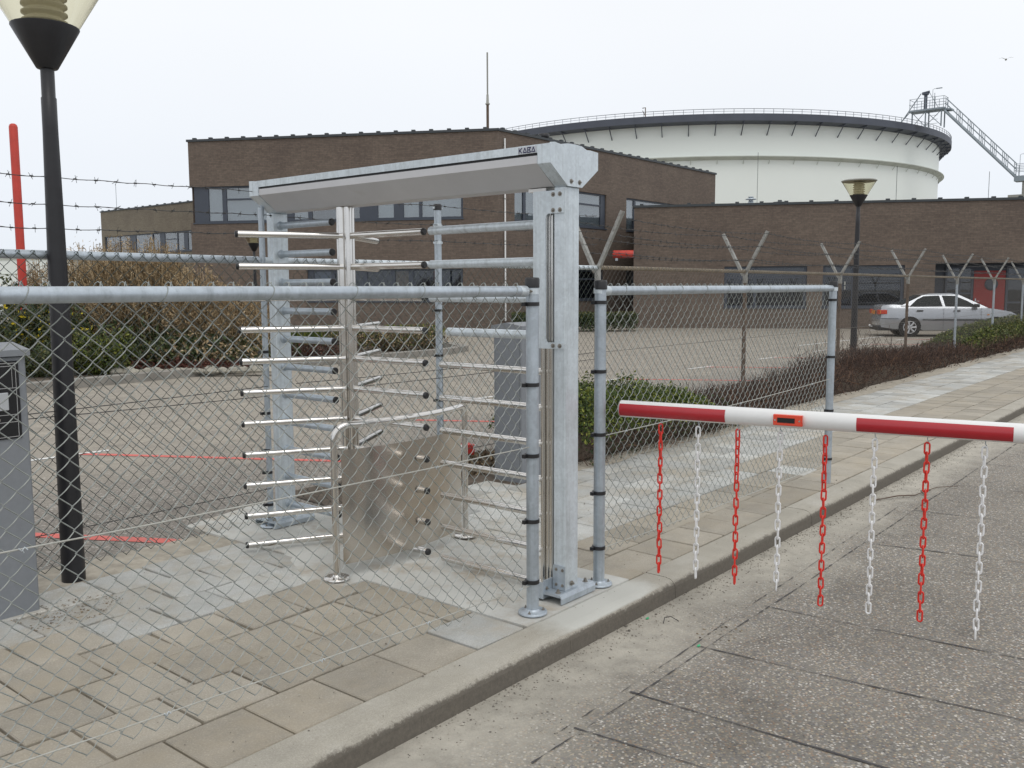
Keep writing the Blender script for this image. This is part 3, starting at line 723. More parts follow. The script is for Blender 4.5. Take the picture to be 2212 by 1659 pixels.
# rotor: twin-profile shaft and 3 x 11 arms
SX, SY = 3.712, 4.374
b = MB()
for x, y, r in ((SX-.022, SY+.022, .030), (SX+.030, SY-.008, .022), (SX-.012, SY-.030, .024), (SX+.008, SY+.008, .034)): b.tube([(x, y, .03), (x, y, 2.10)], r, 18)
shaft = part('rotor_shaft', b, 'steel', T)
for a in (151.5, 271.5, 31.5):
    d = Vector((cos(radians(a)), sin(radians(a)), 0))
    for z in LV:
        z = max(z, .05); p = Vector((SX, SY, z))
        b = MB(); b.tube([p+d*.03, p+d*.648], .0195, 18); arm = part('rotor_arm', b, 'steel', T)
        b = MB(); b.tube([p+d*.644, p+d*.656, p+d*.661], [.0202, .0202, .016], 16); part('end_cap', b, 'black', arm)
        b = MB(); b.tube([p+d*.028, p+d*.05], [.028, .0205], 14, caps=False); part('weld', b, 'steel', arm)
# curved guard plate with its hoop
H = thing('guard_rail', 'stainless hoop rail with curved sheet metal guard plate in front of the rotor', 'guard rail', (3.14, 3.84, 0))
p0, p1 = Vector((3.14, 3.845, 0)), Vector((4.235, 3.885, 0)); ch = (p1-p0); cl = ch.length; cd = ch.normalized(); cn = Vector((cd.y, -cd.x, 0))
sag = .105; Rr = (cl*cl/4+sag*sag)/(2*sag)
def arc(u):
    """u 0..1 along the guard, bowed to the street side"""
    x = (u-.5)*cl; return p0 + cd*(u*cl) + cn*(sqrt(max(0, Rr*Rr-x*x))-(Rr-sag))
path = [arc(0)+Vector((0, 0, .012)), arc(0)+Vector((0, 0, .785))]; hz = .862; br = .078
for k in range(1, 7):
    t = k/6*pi/2; path.append(arc(br*(1-cos(t))/cl) + Vector((0, 0, hz-br+br*sin(t))))
for k in range(1, 24): path.append(arc(br/cl + (1-2*br/cl)*k/24) + Vector((0, 0, hz)))
for k in range(0, 7):
    t = pi/2-k/6*pi/2; path.append(arc(1-br*(1-cos(t))/cl) + Vector((0, 0, hz-br+br*sin(t))))
path.append(arc(1)+Vector((0, 0, .012)))
b = MB(); b.tube(path, .0195, 18); part('hoop', b, 'steel', H)
for u in (0, 1):
    c = arc(u); b = MB(); b.lathe([(.072, .012), (.072, .019), (.069, .022), (.024, .022), (.022, .034), (.0197, .036)], (c.x, c.y, 0), 32); fl = part('foot_flange', b, 'steel', H)
    for k in range(4):
        t = radians(30+90*k); bolt((c.x+.05*cos(t), c.y+.05*sin(t), .022), 'z', fl, .006, .006)
b = MB(); vs = []; NN = 40
for k in range(NN+1):
    c = arc(.035 + .905*k/NN); vs += [(c.x, c.y, .085), (c.x, c.y, .725)]
v2 = [(x+cn.x*-.002, y+cn.y*-.002, z) for x, y, z in vs]; o = 2*(NN+1)
b.add(vs, [(2*k, 2*k+2, 2*k+3, 2*k+1) for k in range(NN)], True); b.add(v2, [(2*k+1, 2*k+3, 2*k+2, 2*k) for k in range(NN)], True)
b.add(vs+v2, [f for k in range(NN) for f in ((2*k+1, 2*k+3, o+2*k+3, o+2*k+1), (2*k, o+2*k, o+2*k+2, 2*k+2))] + [(0, 1, o+1, o), (o-2, o-1, 2*o-1, 2*o-2)], False); part('guard_plate', b, 'steel_plate', H)

# ================================================================== STREET FENCES
def post(parent, x, y, h, r=.0305, mat='galv', cap=True, flange=True, straps=(), capmat='black', z0=.012):
    b = MB(); b.tube([(x, y, z0), (x, y, h)], r, 20, caps=True); p = part('post', b, mat, parent)
    if cap:
        b = MB(); b.lathe([(r*1.14, h-.028), (r*1.16, h+.012), (r*1.0, h+.020), (r*.2, h+.021)], (x, y, 0), 24); part('post_cap', b, capmat, p)
    if flange:
        b = MB(); b.lathe([(.072, z0), (.072, z0+.007), (.069, z0+.010), (r+.008, z0+.011), (r+.002, z0+.022)], (x, y, 0), 32); part('foot_flange', b, mat, p)
        for k in range(3): t = radians(200+120*k); bolt((x+.053*cos(t), y+.053*sin(t), z0+.009), 'z', p, .0065, .006)
    for z in straps:
        b = MB(); b.tube([(x-.004, y, z-.009), (x-.004, y, z+.009)], r*1.13+.002, 20, smooth=True)
        b.box(x-r*1.1-.022, x-r*.6, y+.004, y+.022, z-.010, z+.008); part('strap', b, 'black', p)
    return p
YF = 2.68
def rail_ties(parent, xs, y, z, r, mat='wire'):
    for x in xs:
        b = MB(); n = 14; sk = .012
        b.tube([(x+sk*cos(2*pi*k/n), y+(r+.001)*cos(2*pi*k/n+pi/2), z+(r+.001)*sin(2*pi*k/n+pi/2)) for k in range(n+1)], .0017, 5, caps=False)
        b.tube([(x, y, z-r), (x+.006, y-.004, z-r-.010), (x-.004, y, z-r-.014)], .0016, 4); part('rail_tie', b, mat, parent)
FA = thing('chain_link_fence', 'galvanised chain link fence crossing the left foreground up to the turnstile', 'fence', (3.4, YF, 0), group=None)
zr = 1.587
post(FA, 3.405, YF, 1.632, straps=(1.527, 1.142, .798, .475, .172))
b = MB(); b.tube([(-.4, YF, zr), (3.33, YF, zr)], .0245, 24); part('top_rail', b, 'galv', FA)
b = MB(); b.tube([(3.30, YF, zr), (3.352, YF, zr), (3.358, YF, zr)], [.0262, .0262, .018], 20); b.tube([(3.352, YF, zr), (3.38, YF, zr)], .006, 8)
b.tube([(3.405, YF, zr-.014), (3.405, YF, zr+.014)], .033, 20); part('rail_end', b, 'galv_pale', FA)
bolt((3.366, YF-.012, zr), '-y', FA, .007, .012)
rail_ties(FA, (1.10, 1.52, 1.92, 2.30, 2.66, 3.00, 3.26, .68), YF, zr, .0245)
np_part('chain_link_mesh', merge(chainlink(.30, 3.372, YF+.030, .085, 1.600, r=.0019, seed=2, zl=.205), knuckles(.30, 3.372, YF+.030, zr+.022)), 'wire', FA)
def tension(parent, x0, z0, x1, z1, y, mat='wire', clips=()):
    b = MB(); P = []
    for k in range(21): u = k/20; P.append((x0+(x1-x0)*u, y+.002*sin(u*30), z0+(z1-z0)*u-.012*4*u*(1-u)))
    b.tube(P, .0027, 6); part('tension_wire', b, mat, parent)
    for u in clips:
        x = x0+(x1-x0)*u; z = z0+(z1-z0)*u-.012*4*u*(1-u); b = MB()
        b.tube([(x-.012, y-.004, z+.004), (x-.004, y-.004, z-.005), (x+.004, y-.004, z+.005), (x+.012, y-.004, z-.004)], .0022, 5); b.tube([(x, y, z), (x+.003, y, z-.012)], .0016, 4); part('wire_clip', b, 'galv_pale', parent)
tension(FA, .2, .892, 3.37, .842, YF-.004,'wire_light', clips=(.27, .56, .80, .98)); tension(FA, .2, .292, 3.37, .155, YF-.004,'wire_light', clips=(.40, .60, .78, .98))
FB = thing('chain_link_fence', 'short galvanised chain link panel between two capped posts, standing behind the barrier arm', 'fence', (3.96, YF, 0))
post(FB, 3.972, 2.672, 1.622, straps=(1.527, 1.165, .83, .515, .215))
post(FB, 7.33, YF, 1.632, flange=False, z0=-.01, straps=(1.50, 1.04, .60, .20))
b = MB(); b.tube([(4.03, YF, zr), (7.29, YF, zr+.006)], .0245, 20); part('top_rail', b, 'galv', FB)
for x in (3.972, 7.33):
    b = MB(); b.tube([(x, YF-.004, zr-.014), (x, YF-.004, zr+.014)], .0335, 20); part('rail_clamp', b, 'galv_pale', FB)
b = MB(); b.tube([(4.005, YF, zr), (4.03, YF, zr), (4.055, YF, zr)], [.015, .026, .026], 20); part('rail_end', b, 'galv_pale', FB)
rail_ties(FB, [4.20+.31*k for k in range(10)], YF, zr+.003, .0245)
np_part('chain_link_mesh', merge(chainlink(4.01, 7.30, YF+.030, .150, 1.600, r=.0020, seed=5), knuckles(4.01, 7.30, YF+.030, zr+.022)), 'wire', FB)
tension(FB, 4.00, .815, 7.33, .86, YF-.004,'wire_light', clips=(.07, .5, .88)); tension(FB, 4.00, .20, 7.33, .165, YF-.004,'wire_light', clips=(.1, .5, .9))

# ================================================================== REAR SECURITY FENCE
YB = 5.07
RF = thing('security_fence', 'galvanised security fence with strands of barbed wire, joining the far side of the turnstile', 'fence', (3.59, YB, 0))
p = post(RF, 3.595, YB+.01, 2.13, .019, cap=False, straps=(1.56, 1.19, .93, .78, .53, .38, .16, .08))
post(RF, 5.235, YB, 2.245, .0285, flange=False, z0=-.02, straps=(1.43, 1.07, .71, .35))
b = MB(); b.tube([(-2.6, YB, 1.793), (3.55, YB, 1.790)], .0245, 18); part('top_rail', b, 'galv', RF)
b = MB(); b.tube([(3.60, YB, 1.790), (7.46, YB, 1.80)], .0215, 16); part('top_rail', b, 'galv_pale', RF)
rail_ties(RF, [.2+.52*k for k in range(7)], YB, 1.793, .0245)
YM = YB-.028
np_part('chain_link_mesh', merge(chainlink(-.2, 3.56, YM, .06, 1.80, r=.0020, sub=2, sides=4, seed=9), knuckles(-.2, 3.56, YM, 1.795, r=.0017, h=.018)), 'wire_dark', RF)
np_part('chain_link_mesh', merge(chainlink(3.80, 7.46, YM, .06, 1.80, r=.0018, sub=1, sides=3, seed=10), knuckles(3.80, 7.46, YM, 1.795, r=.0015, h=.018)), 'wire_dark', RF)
for z0, z1 in ((.935, .965), (.30, .28), (.99, .90)):
    tension(RF, -1, z0, 3.57, z1, YM-.01, 'barb'); tension(RF, 3.8, z1, 7.46, z1+.01, YM-.01, 'barb')
for k, (z, s) in enumerate(((2.195, .035), (2.06, .022), (1.925, .032))):
    np_part('barbed_wire', barbed(-2.5, 3.56, YB-.02, z, .03, slope=s, seed=k+1), 'barb', RF, kind=None)
    np_part('barbed_wire', barbed(3.60, 5.22, YB-.02, z+s, .01, slope=.02, seed=k+7), 'barb', RF, kind=None)
    np_part('barbed_wire', barbed(5.25, 7.46, YB-.02, z+s+.02, .02, slope=.05, seed=k+17), 'barb', RF, kind=None)
for z in (2.235, 2.10, 1.965):
    b = MB(); b.tube([(5.235, YB, z-.012), (5.235, YB, z+.012)], .032, 16); b.box(5.185, 5.285, YB-.004, YB+.004, z-.008, z+.008); part('wire_bracket', b, 'galv_pale', RF)
OF = thing('security_fence', 'old rusty chain link fence with V-shaped barbed wire arms running along the pavement hedge', 'fence', (7.48, YB, 0))
xs = [7.485, 10.80, 14.15, 17.65, 21.15, 24.65, 28.1, 31.6]
for i, x in enumerate(xs):
    mt = 'rust' if i in (0, 1, 2, 3) else 'galv'
    b = MB(); b.tube([(x, YB, -.02), (x, YB, 1.80)], .026 if i else .029, 12); pp = part('post', b, mt, OF)
    b = MB(); b.tube([(x, YB, 1.66), (x, YB, 1.83)], .031, 12); part('post_sleeve', b, 'vsteel', pp)
    for s in (-1, 1):
        b = MB(); a0 = Vector((x, YB+s*.01, 1.76)); a1 = Vector((x, YB+s*.30, 2.33 if i == 0 else 2.29))
        dn = (a1-a0).normalized(); w = .019
        sd = Vector((0, dn.z, -dn.y))
        vs = [a0+Vector((-w, 0, 0)), a0+Vector((w, 0, 0)), a1+Vector((w, 0, 0)), a1+Vector((-w, 0, 0))]
        vs2 = [v+sd*.004 for v in vs]; b.add(vs+vs2, [(0, 1, 2, 3), (7, 6, 5, 4), (0, 4, 5, 1), (1, 5, 6, 2), (2, 6, 7, 3), (3, 7, 4, 0)])
        vs = [a0+Vector((-w, 0, 0)), a1+Vector((-w, 0, 0)), a1+Vector((-w, 0, 0))+sd*.034, a0+Vector((-w, 0, 0))+sd*.034]; vs2 = [v+Vector((-.004, 0, 0)) for v in vs]
        b.add(vs+vs2, [(0, 1, 2, 3), (7, 6, 5, 4), (0, 4, 5, 1), (1, 5, 6, 2), (2, 6, 7, 3), (3, 7, 4, 0)])
        part('wire_arm', b, 'vsteel', pp)
b = MB(); b.tube([(7.48, YB, 1.803), (34.9, YB, 1.803)], .020, 12); part('top_rail', b, 'rail_old', OF)
np_part('chain_link_mesh', merge(chainlink(7.50, 17.0, YM, .06, 1.82, r=.0014, sub=1, sides=3, amp=0, seed=12), knuckles(7.50, 17.0, YM, 1.80, r=.0022, h=.024)), 'wire_old', OF)
np_part('chain_link_mesh', merge(chainlink(17.0, 34.6, YM, .06, 1.82, r=.0013, sub=1, sides=3, amp=0, seed=13), knuckles(17.0, 34.6, YM, 1.80, r=.0022, h=.024)), 'wire_old', OF)
for i in range(len(xs)-1):
    for s in (-1, 1):
        for u in (.36, .66, .95):
            y = YB+s*(.01+.29*u); z = 1.76+.53*u
            np_part('barbed_wire', barbed(xs[i], xs[i+1], y-.02, z, .04, r=.0028, bl=.03, step=.13, slope=0, seed=i*7+int(u*9)), 'barb', OF, kind=None)
for x, z in ((7.5, 1.75),): tension(OF, 7.5, .97, 34, .97, YM-.01, 'wire_old')
b = MB(); b.box(14.20, 14.25, YB-.05, YB-.045, 1.635, 1.69); b.box(14.20, 14.25, YB-.05, YB-.045, 1.565, 1.62); part('notice', b, 'lid', OF)

# ================================================================== BARRIER ARM AND CHAINS
A0, A1 = Vector((4.093, 2.616, .96)), Vector((4.452, .768, .96)); bd = (A1-A0).normalized(); bl = (A1-A0).length
bn = Vector((bd.y, -bd.x, 0))            # toward the camera side
if bn.x > 0: bn = -bn
BA = thing('barrier_arm', 'round white and red striped barrier boom reaching in from the right over the road', 'barrier', A0)
A2 = A0 + bd*3.4; rb = .0445
b = MB(); b.tube([A0, A0+bd*.004, A2], [rb*.93, rb, rb], 40); part('boom', b, 'white_paint', BA)
b = MB(); b.tube([A0-bd*.003, A0+bd*.001], rb*.985, 32); part('boom_end', b, 'lid', BA)
def band(s0, s1, a0=-50, a1=42):
    b = MB(); n = 16; rr = rb+.0007; vs = []
    for s in (s0, s1):
        for k in range(n+1):
            t = radians(a0+(a1-a0)*k/n); vs.append(A0+bd*s+bn*rr*cos(t)+Vector((0, 0, rr*sin(t))))
    b.add(vs, [(k, k+1, n+2+k, n+1+k) for k in range(n)], True); part('red_band', b, 'red_refl', BA)
band(.004, .572); band(1.195, 1.842); band(2.45, 3.1)
def stripe_box():
    b = MB(); s0, s1 = .815, .952; c = A0+bd*s0+bn*(rb-.006); e = A0+bd*s1+bn*(rb-.006)
    def fr(s, o, z): return A0+bd*s+bn*o+Vector((0, 0, z))
    def bx(s0, s1, o0, o1, z0, z1, bev=0):
        vs = [fr(s, o, z) for z in (z0, z1) for (s, o) in ((s0, o0), (s1, o0), (s1, o1), (s0, o1))]
        b.add(vs, [(0, 3, 2, 1), (4, 5, 6, 7), (0, 1, 5, 4), (1, 2, 6, 5), (2, 3, 7, 6), (3, 0, 4, 7)])
    bx(s0, s1, .036, .060, -.026, .026); bx(s0+.003, s1-.003, .060, .063, -.023, .023)
    p = part('signal_light', b, 'orange_red', BA); b = MB(); bx(s0+.020, s1-.034, .0632, .0645, -.012, .012)
    part('lens', b, 'cabinet_dark', p)
    for s in (s0+.010, s1-.012):
        b = MB(); b.tube([fr(s, .0635, 0), fr(s, .0655, 0)], .0045, 10); part('screw', b, 'steel', p)
stripe_box()
# plastic chain: one link, copied
def link_mesh(mat):
    b = MB(); pts = []; hl, hw_, r = .0172, .0104, .0043
    for k in range(9): t = pi*k/8; pts.append((hw_*cos(t), 0, hl+hw_*sin(t)))
    for k in range(9): t = pi+pi*k/8; pts.append((hw_*cos(t), 0, -hl+hw_*sin(t)))
    pts.append(pts[0]); b.tube(pts, r, 8, caps=False); return b.mesh('link', M[mat])
LM = {'r': link_mesh('red_chain'), 'w': link_mesh('white_chain')}
names = ['red plastic chain nearest the free tip of the barrier boom', 'white plastic chain next to the tip, between the two leftmost red chains',
         'red plastic chain just left of the red signal light on the boom', 'white plastic chain hanging right under the red signal light',
         'red plastic chain hanging in front of the right post of the mesh panel', 'white plastic chain under the left end of the second red band',
         'red plastic chain near the middle of the second red band', 'longest-looking white plastic chain, hanging near the right edge of the picture',
         'red plastic chain cut off by the right edge of the picture']
ss = [.222, .424, .628, .838, 1.052, 1.275, 1.500, 1.735, 1.972]
pitch = .0440; rr_ = random.Random(3)
for k, s in enumerate(ss):
    top_ = A0+bd*s+Vector((0, 0, -rb))
    c = thing('plastic_chain', names[k], 'chain', top_, 0, 'plastic chains hanging from the barrier boom')
    az = atan2(bd.y, bd.x)
    b = MB(); b.tube([(0, 0, .008), (0, 0, -.012), (.006, 0, -.020), (.002, 0, -.031), (-.006, 0, -.030)], .0022, 6); link('hook', b.mesh('hook', M['galv']), c, rot=(0, 0, az+.5))
    n = (18, 18, 18, 18, 19, 19, 19, 20, 20)[k]; z = -.052; x = 0
    for j in range(n):
        tw = az + (0 if j % 2 == 0 else pi/2) + rr_.uniform(-.22, .22) + (.9 if k in (0, 2, 4) and j < 6 else .15)
        ang = rr_.gauss(0, .02)
        link('link', LM['r' if k % 2 == 0 else 'w'], c, (rr_.gauss(0, .0009), rr_.gauss(0, .0009), z), (ang, rr_.gauss(0, .02), tw)); z -= pitch

# ================================================================== LAMP POSTS
def lamp(name, label, x, y, zc=2.76, tilt=0, rb_=.062, rt=.034, seg=28):
    L = thing(name, label, 'street lamp', (x, y, 0))
    L.rotation_euler = (0, tilt, 0)
    def pt(nm, b, mat): return link(nm, b.mesh(nm, M[mat]), L)
    b = MB(); b.lathe([(rb_, -.02), (rb_, .0), (rb_*.79, zc*.604), (rt*1.12, zc-.32), (rt*1.12, zc-.15), (rt, zc-.145), (rt, zc+.01)], (0, 0, 0), seg); pt('pole', b, 'lampblack')
    b = MB(); b.lathe([(.035, zc-.004), (.050, zc), (.054, zc+.004), (.166, zc+.208), (.166, zc+.214)], (0, 0, 0), seg); pt('lamp_cup', b, 'lampblack')
    b = MB(); b.lathe([(.162, zc+.214), (.318, zc+.478)], (0, 0, 0), seg, cap0=False, cap1=False); pt('lamp_bowl', b, 'lampglass')
    b = MB(); b.lathe([(.318, zc+.470), (.330, zc+.476), (.330, zc+.492), (.30, zc+.505), (.02, zc+.515)], (0, 0, 0), seg); pt('lamp_lid', b, 'lid')
    b = MB(); pr = [(.02, zc+.214)]
    for k in range(6): pr += [(.092, zc+.222+k*.042), (.112, zc+.234+k*.042), (.112, zc+.243+k*.042), (.085, zc+.252+k*.042)]
    b.lathe(pr, (0, 0, 0), seg); pt('louvre', b, 'louvre')
    return L
lamp('street_lamp', 'black conical street lamp at the left, nearest one, its head cut by the picture top', 2.24, 5.02, 2.76, .0035)
lamp('street_lamp', 'dark conical street lamp standing in front of the low brick wing', 18.10, 6.18, 3.165, 0, .066, .036, 20)
lamp('street_lamp', 'small distant conical street lamp seen just left of the far turnstile column', 15.06, 21.66, 2.66, 0, .06, .034, 20)

# ================================================================== CABINETS
C1 = thing('reader_cabinet', 'grey steel cabinet with a black card reader panel at the left edge', 'cabinet', (1.70, 4.63, 0))
b = MB(); b.box(1.40, 1.900, 4.645, 5.00, -.01, 1.285, .008); part('body', b, 'cabinet', C1)
b = MB(); b.prism([(4.625, 1.285), (4.625, 1.315), (4.82, 1.345), (5.02, 1.315), (5.02, 1.285)], 'x', 1.38, 1.915); part('roof', b, 'cabinet', C1)
b = MB(); b.box(1.42, 1.862, 4.636, 4.645, .885, 1.262, .003); pn = part('front_panel', b, 'cabinet_dark', C1)
def pline(x0, x1, z0, z1):
    b = MB(); b.box(x0, x1, 4.6345, 4.636, z0, z1); part('printed_line', b, 'line_print', pn)
for z in (1.252, 1.238, 1.132, 1.003, .967, .895): pline(1.44, 1.845, z-.0012, z+.0012)
pline(1.845, 1.847, .895, 1.252); pline(1.828, 1.8295, 1.132, 1.238)
b = MB(); b.box(1.60, 1.805, 4.626, 4.636, 1.026, 1.112, .003); part('card_reader', b, 'reader', C1)
b = MB(); b.box(1.745, 1.760, 4.624, 4.6262, 1.060, 1.072); part('reader_lamp', b, simple('blue lamp', (.05, .15, .9), .3), C1)
b = MB(); b.tube([(1.752, 4.636, .982), (1.752, 4.628, .982)], .011, 16); part('key_lock', b, 'steel', C1)
C2 = thing('equipment_cabinet', 'plain grey steel cabinet standing behind the turnstile near the hedge', 'cabinet', (5.8, 4.8, 0))
b = MB(); b.box(5.74, 6.05, 4.63, 4.93, -.01, 1.268, .006); part('body', b, 'cabinet', C2)
b = MB(); b.prism([(4.615, 1.268), (4.615, 1.297), (4.78, 1.322), (4.945, 1.297), (4.945, 1.268)], 'x', 5.725, 6.065); part('roof', b, 'cabinet', C2)
b = MB(); b.box(5.733, 5.740, 4.655, 4.905, .10, 1.23, .002); dr = part('door', b, 'cabinet', C2)
b = MB(); b.box(5.726, 5.733, 4.86, 4.885, 1.205, 1.213); part('latch', b, 'steel', dr)

# ================================================================== MAST, RED POLES
RP = thing('red_pole', 'plain orange-red pole with rounded top at far left, left of the black lamp post', 'pole', (8.62, 20.99, 0))
b = MB(); b.tube([(8.62, 20.99, -.02), (8.62, 20.99, 5.1), (8.62, 20.99, 5.15), (8.62, 20.99, 5.17)], [.088, .088, .07, .04], 24); part('shaft', b, 'red_paint_bright', RP)
b = MB(); b.tube([(8.62, 20.99, 1.0), (8.62, 20.99, 1.02)], .092, 24); part('collar', b, 'red_paint', RP)

# ================================================================== BUILDINGS
def wall_mb(L, H, ops, t=.3, z0=-.05):
    """brick wall, outer face at y=0 looking to -y, openings (x0,x1,z0,z1)"""
    xs = sorted({0, L} | {v for o in ops for v in o[:2]}); zs = sorted({z0, H} | {v for o in ops for v in o[2:]})
    b = MB()
    def hole(x, z): return any(o[0] < x < o[1] and o[2] < z < o[3] for o in ops)
    for i in range(len(xs)-1):
        for j in range(len(zs)-1):
            if hole((xs[i]+xs[i+1])/2, (zs[j]+zs[j+1])/2): continue
            b.box(xs[i], xs[i+1], 0, t, zs[j], zs[j+1])
    # remove inner shared faces (duplicates)
    seen = {}
    for k, f in enumerate(b.f):
        key = tuple(sorted(tuple(round(c, 4) for c in b.v[i]) for i in f)); seen.setdefault(key, []).append(k)
    drop = {k for ks in seen.values() if len(ks) > 1 for k in ks}
    b.f = [f for k, f in enumerate(b.f) if k not in drop]; b.sm = [False]*len(b.f)
    return b
def lpart(name, mb, mat, parent, loc, rz, **kw):
    o = link(name, mb.mesh(name, M[mat]), parent, **kw); o.location = loc; o.rotation_euler = (0, 0, rz); return o
def sub(name, mb, mat, parent, **kw): return link(name, mb.mesh(name, M[mat]), parent, **kw)
def window(parent, loc, rz, x0, x1, z0, z1, panes, transoms=(), back='blind', rec=.10, fw=.075, label=None, backs=None, glass='glass'):
    """panes: list of (x0,x1) glass; the rest is dark panel"""
    b = MB()
    b.box(x0, x1, rec-.03, rec+.05, z1-fw, z1); b.box(x0, x1, rec-.03, rec+.05, z0, z0+fw)
    cur = x0
    for (a, c) in panes:
        if a > cur: b.box(cur, a, rec-.026, rec+.05, z0+fw, z1-fw)
        cur = c
    if cur < x1: b.box(cur, x1, rec-.026, rec+.05, z0+fw, z1-fw)
    for (a, c, z) in transoms: b.box(a, c, rec-.022, rec+.05, z-.035, z+.035)
    b.box(x0-.03, x1+.03, -.03, rec, z0-.045, z0-.001)
    f = lpart('window', b, 'frame', parent, loc, rz, label=label)
    for k, (a, c) in enumerate(panes):
        b = MB(); b.box(a-.01, c+.01, rec+.005, rec+.015, z0+fw-.01, z1-fw+.01); sub('pane', b, glass, f)
        bk = backs[k % len(backs)] if backs else back
        b = MB(); b.add([(a-.06, rec+.058, z0), (c+.06, rec+.058, z0), (c+.06, rec+.058, z1), (a-.06, rec+.058, z1)], [(0, 1, 2, 3)]); sub('blind' if bk == 'blind' else 'room', b, bk, f)
    return f
def coping(parent, loc, rz, L, H, step, w=.34, clips=True, x0=0):
    b = MB(); b.box(x0-.05, L+.05, -.05, w, H-.09, H); cp = lpart('coping', b, 'coping', parent, loc, rz)
    if clips:
        b = MB(); b.box(-.07, .07, -.05, .07, 0, .055); me = b.mesh('roof_clip', M['coping'])
        n = int((L-x0)/step)
        for i in range(n): o = link('roof_clip', me, cp); o.location = (x0+.3+i*step, 0, H)
    return cp

# two storey main building with its oblique front, right flank and far left wing
MBD = thing('brick_building', 'two storey flat-roofed brown brick building behind the turnstile with strips of dark framed windows', 'building', (26.71, 22.67, 0))
uL = Vector((26.71-20.58, 22.67-33.87)); LL = uL.length; rzL = atan2(uL.y, uL.x)
loL = (20.58-26.71, 33.87-22.67, 0)
b = wall_mb(LL, 7.55, [(-.001+0.0, LL-1.37, 4.30, 5.74), (LL-7.8, LL-1.4, 1.12, 2.38)]); w1 = lpart('wall', b, 'brick', MBD, loL, rzL)
coping(MBD, loL, rzL, LL, 7.62, .705)
c0 = .15
pan = []
edges = [(.78, 1.38), (1.56, 3.55), (4.5, 5.05), (5.2, 7.0), (7.9, 8.45), (8.62, 9.44), (9.6, 10.75), (10.9, 11.35)]
window(MBD, loL, rzL, c0, LL-1.37, 4.30, 5.74, [(.78, 1.38), (1.56, 3.75), (4.45, 5.05), (5.22, 7.2), (7.95, 8.6), (9.0, 9.62), (9.74, 11.3)], [(1.56, 3.75, 5.22), (5.22, 7.2, 5.22)], backs=['blind', 'blind', 'blind', 'interior'])
window(MBD, loL, rzL, LL-7.8, LL-1.4, 1.12, 2.38, [(LL-7.55, LL-6.8), (LL-6.65, LL-5.5), (LL-5.3, LL-4.3), (LL-4.15, LL-3.6), (LL-3.4, LL-2.5), (LL-2.3, LL-1.5)], backs=['blind', 'interior', 'interior', 'interior_warm', 'interior', 'interior'], glass='glass_dark')
b = wall_mb(17.72, 7.55, [(.99, 7.4, 4.22, 5.70), (9.04, 13.7, 4.22, 5.70), (5.2, 7.25, 1.1, 2.4), (9.05, 9.85, 1.2, 2.45)]); lpart('wall', b, 'brick', MBD, (0, 0, 0), 0)
coping(MBD, (0, 0, 0), 0, 17.72, 7.62, .75)
window(MBD, (0, 0, 0), 0, .99, 7.4, 4.22, 5.70, [(1.08, 1.62), (1.78, 3.3), (3.5, 4.9), (5.1, 7.05)], [(5.1, 7.05, 5.2)])
window(MBD, (0, 0, 0), 0, 9.04, 13.7, 4.22, 5.70, [(9.12, 9.78), (9.95, 13.5)], [(9.95, 13.5, 5.3)], back='blind')
window(MBD, (0, 0, 0), 0, 5.2, 7.25, 1.1, 2.4, [(5.3, 7.15)], [(5.3, 7.15, 2.0)], back='interior', glass='glass_dark')
window(MBD, (0, 0, 0), 0, 9.05, 9.85, 1.2, 2.45, [(9.12, 9.78)], back='blind')
# far wing running back to the left
loF = (34.5-26.71, 69.35-22.67, 0); LF = 69.35-44.0
b = wall_mb(LF, 7.55, [(.42, 13.0, 4.28, 5.66)]); lpart('wall', b, 'brick_olive', MBD, loF, -pi/2)
coping(MBD, loF, -pi/2, LF, 7.62, 1.0)
window(MBD, loF, -pi/2, .42, 13.0, 4.28, 5.66, [(.55, 2.6), (2.7, 4.1), (5.0, 7.3), (7.45, 8.35), (9.0, 10.6), (10.72, 11.5), (12.0, 12.9)], [(9.0, 10.6, 5.15)], back='interior')
# roof slab and hidden sides
roofp = [(0, 0), (17.72, .05), (17.72, 22), (7.9, 22), (7.9+14, 46.6), (7.9, 46.6), (7.9, 22), (loL[0], loL[1])]
b = MB(); b.add([(0+.2, .25, 7.5), (17.5, .25, 7.5), (17.5, 28, 7.5), (8, 28, 7.5), (loL[0]+.4, loL[1], 7.5)], [(0, 1, 2, 3, 4)])
b.add([(7.95, 22, 7.5), (21, 22, 7.5), (21, 46.5, 7.5), (7.95, 46.5, 7.5)], [(0, 1, 2, 3)]); part('roof', b, 'roofing', MBD, local=True)
b = MB(); b.box(17.42, 17.70, .31, 24, -.05, 7.55); part('side_wall', b, 'brick', MBD, local=True)
b = MB(); b.prism([(loL[0]+.12, loL[1]+.02), (loL[0]+.4, loL[1]+.02), (8.0, 28.0), (7.8, 28.3)], 'z', -.05, 7.55); part('back_wall', b, 'brick', MBD, local=True)
b = MB(); b.tube([(.36, -.045, .35), (.36, -.045, 7.28)], .035, 12)
dp = part('downpipe', b, 'white_paint', MBD, local=True)
for z in (6.6, 5.0, 3.4, 1.9):
    b = MB(); b.tube([(.36, -.045, z), (.36, -.045, z+.04)], .046, 12); part('pipe_clip', b, 'lid', dp, local=True)
b = MB(); b.lathe([(.16, 7.58), (.16, 7.66), (.23, 7.67), (.24, 7.84), (.2, 7.87)], (3.37, .4, 0), 16); part('roof_vent', b, 'lampblack', MBD, local=True)
mx, my = -.44*.48, .44*.877
MA = thing('mast', 'thin pale antenna mast standing on the roof corner of the two storey building', 'mast', (26.71+mx+.2, 22.67+my+.1, 7.6))
b = MB(); b.tube([(0, 0, 0), (0, 0, .95)], .052, 12); part('lower_tube', b, 'rust', MA, local=True)
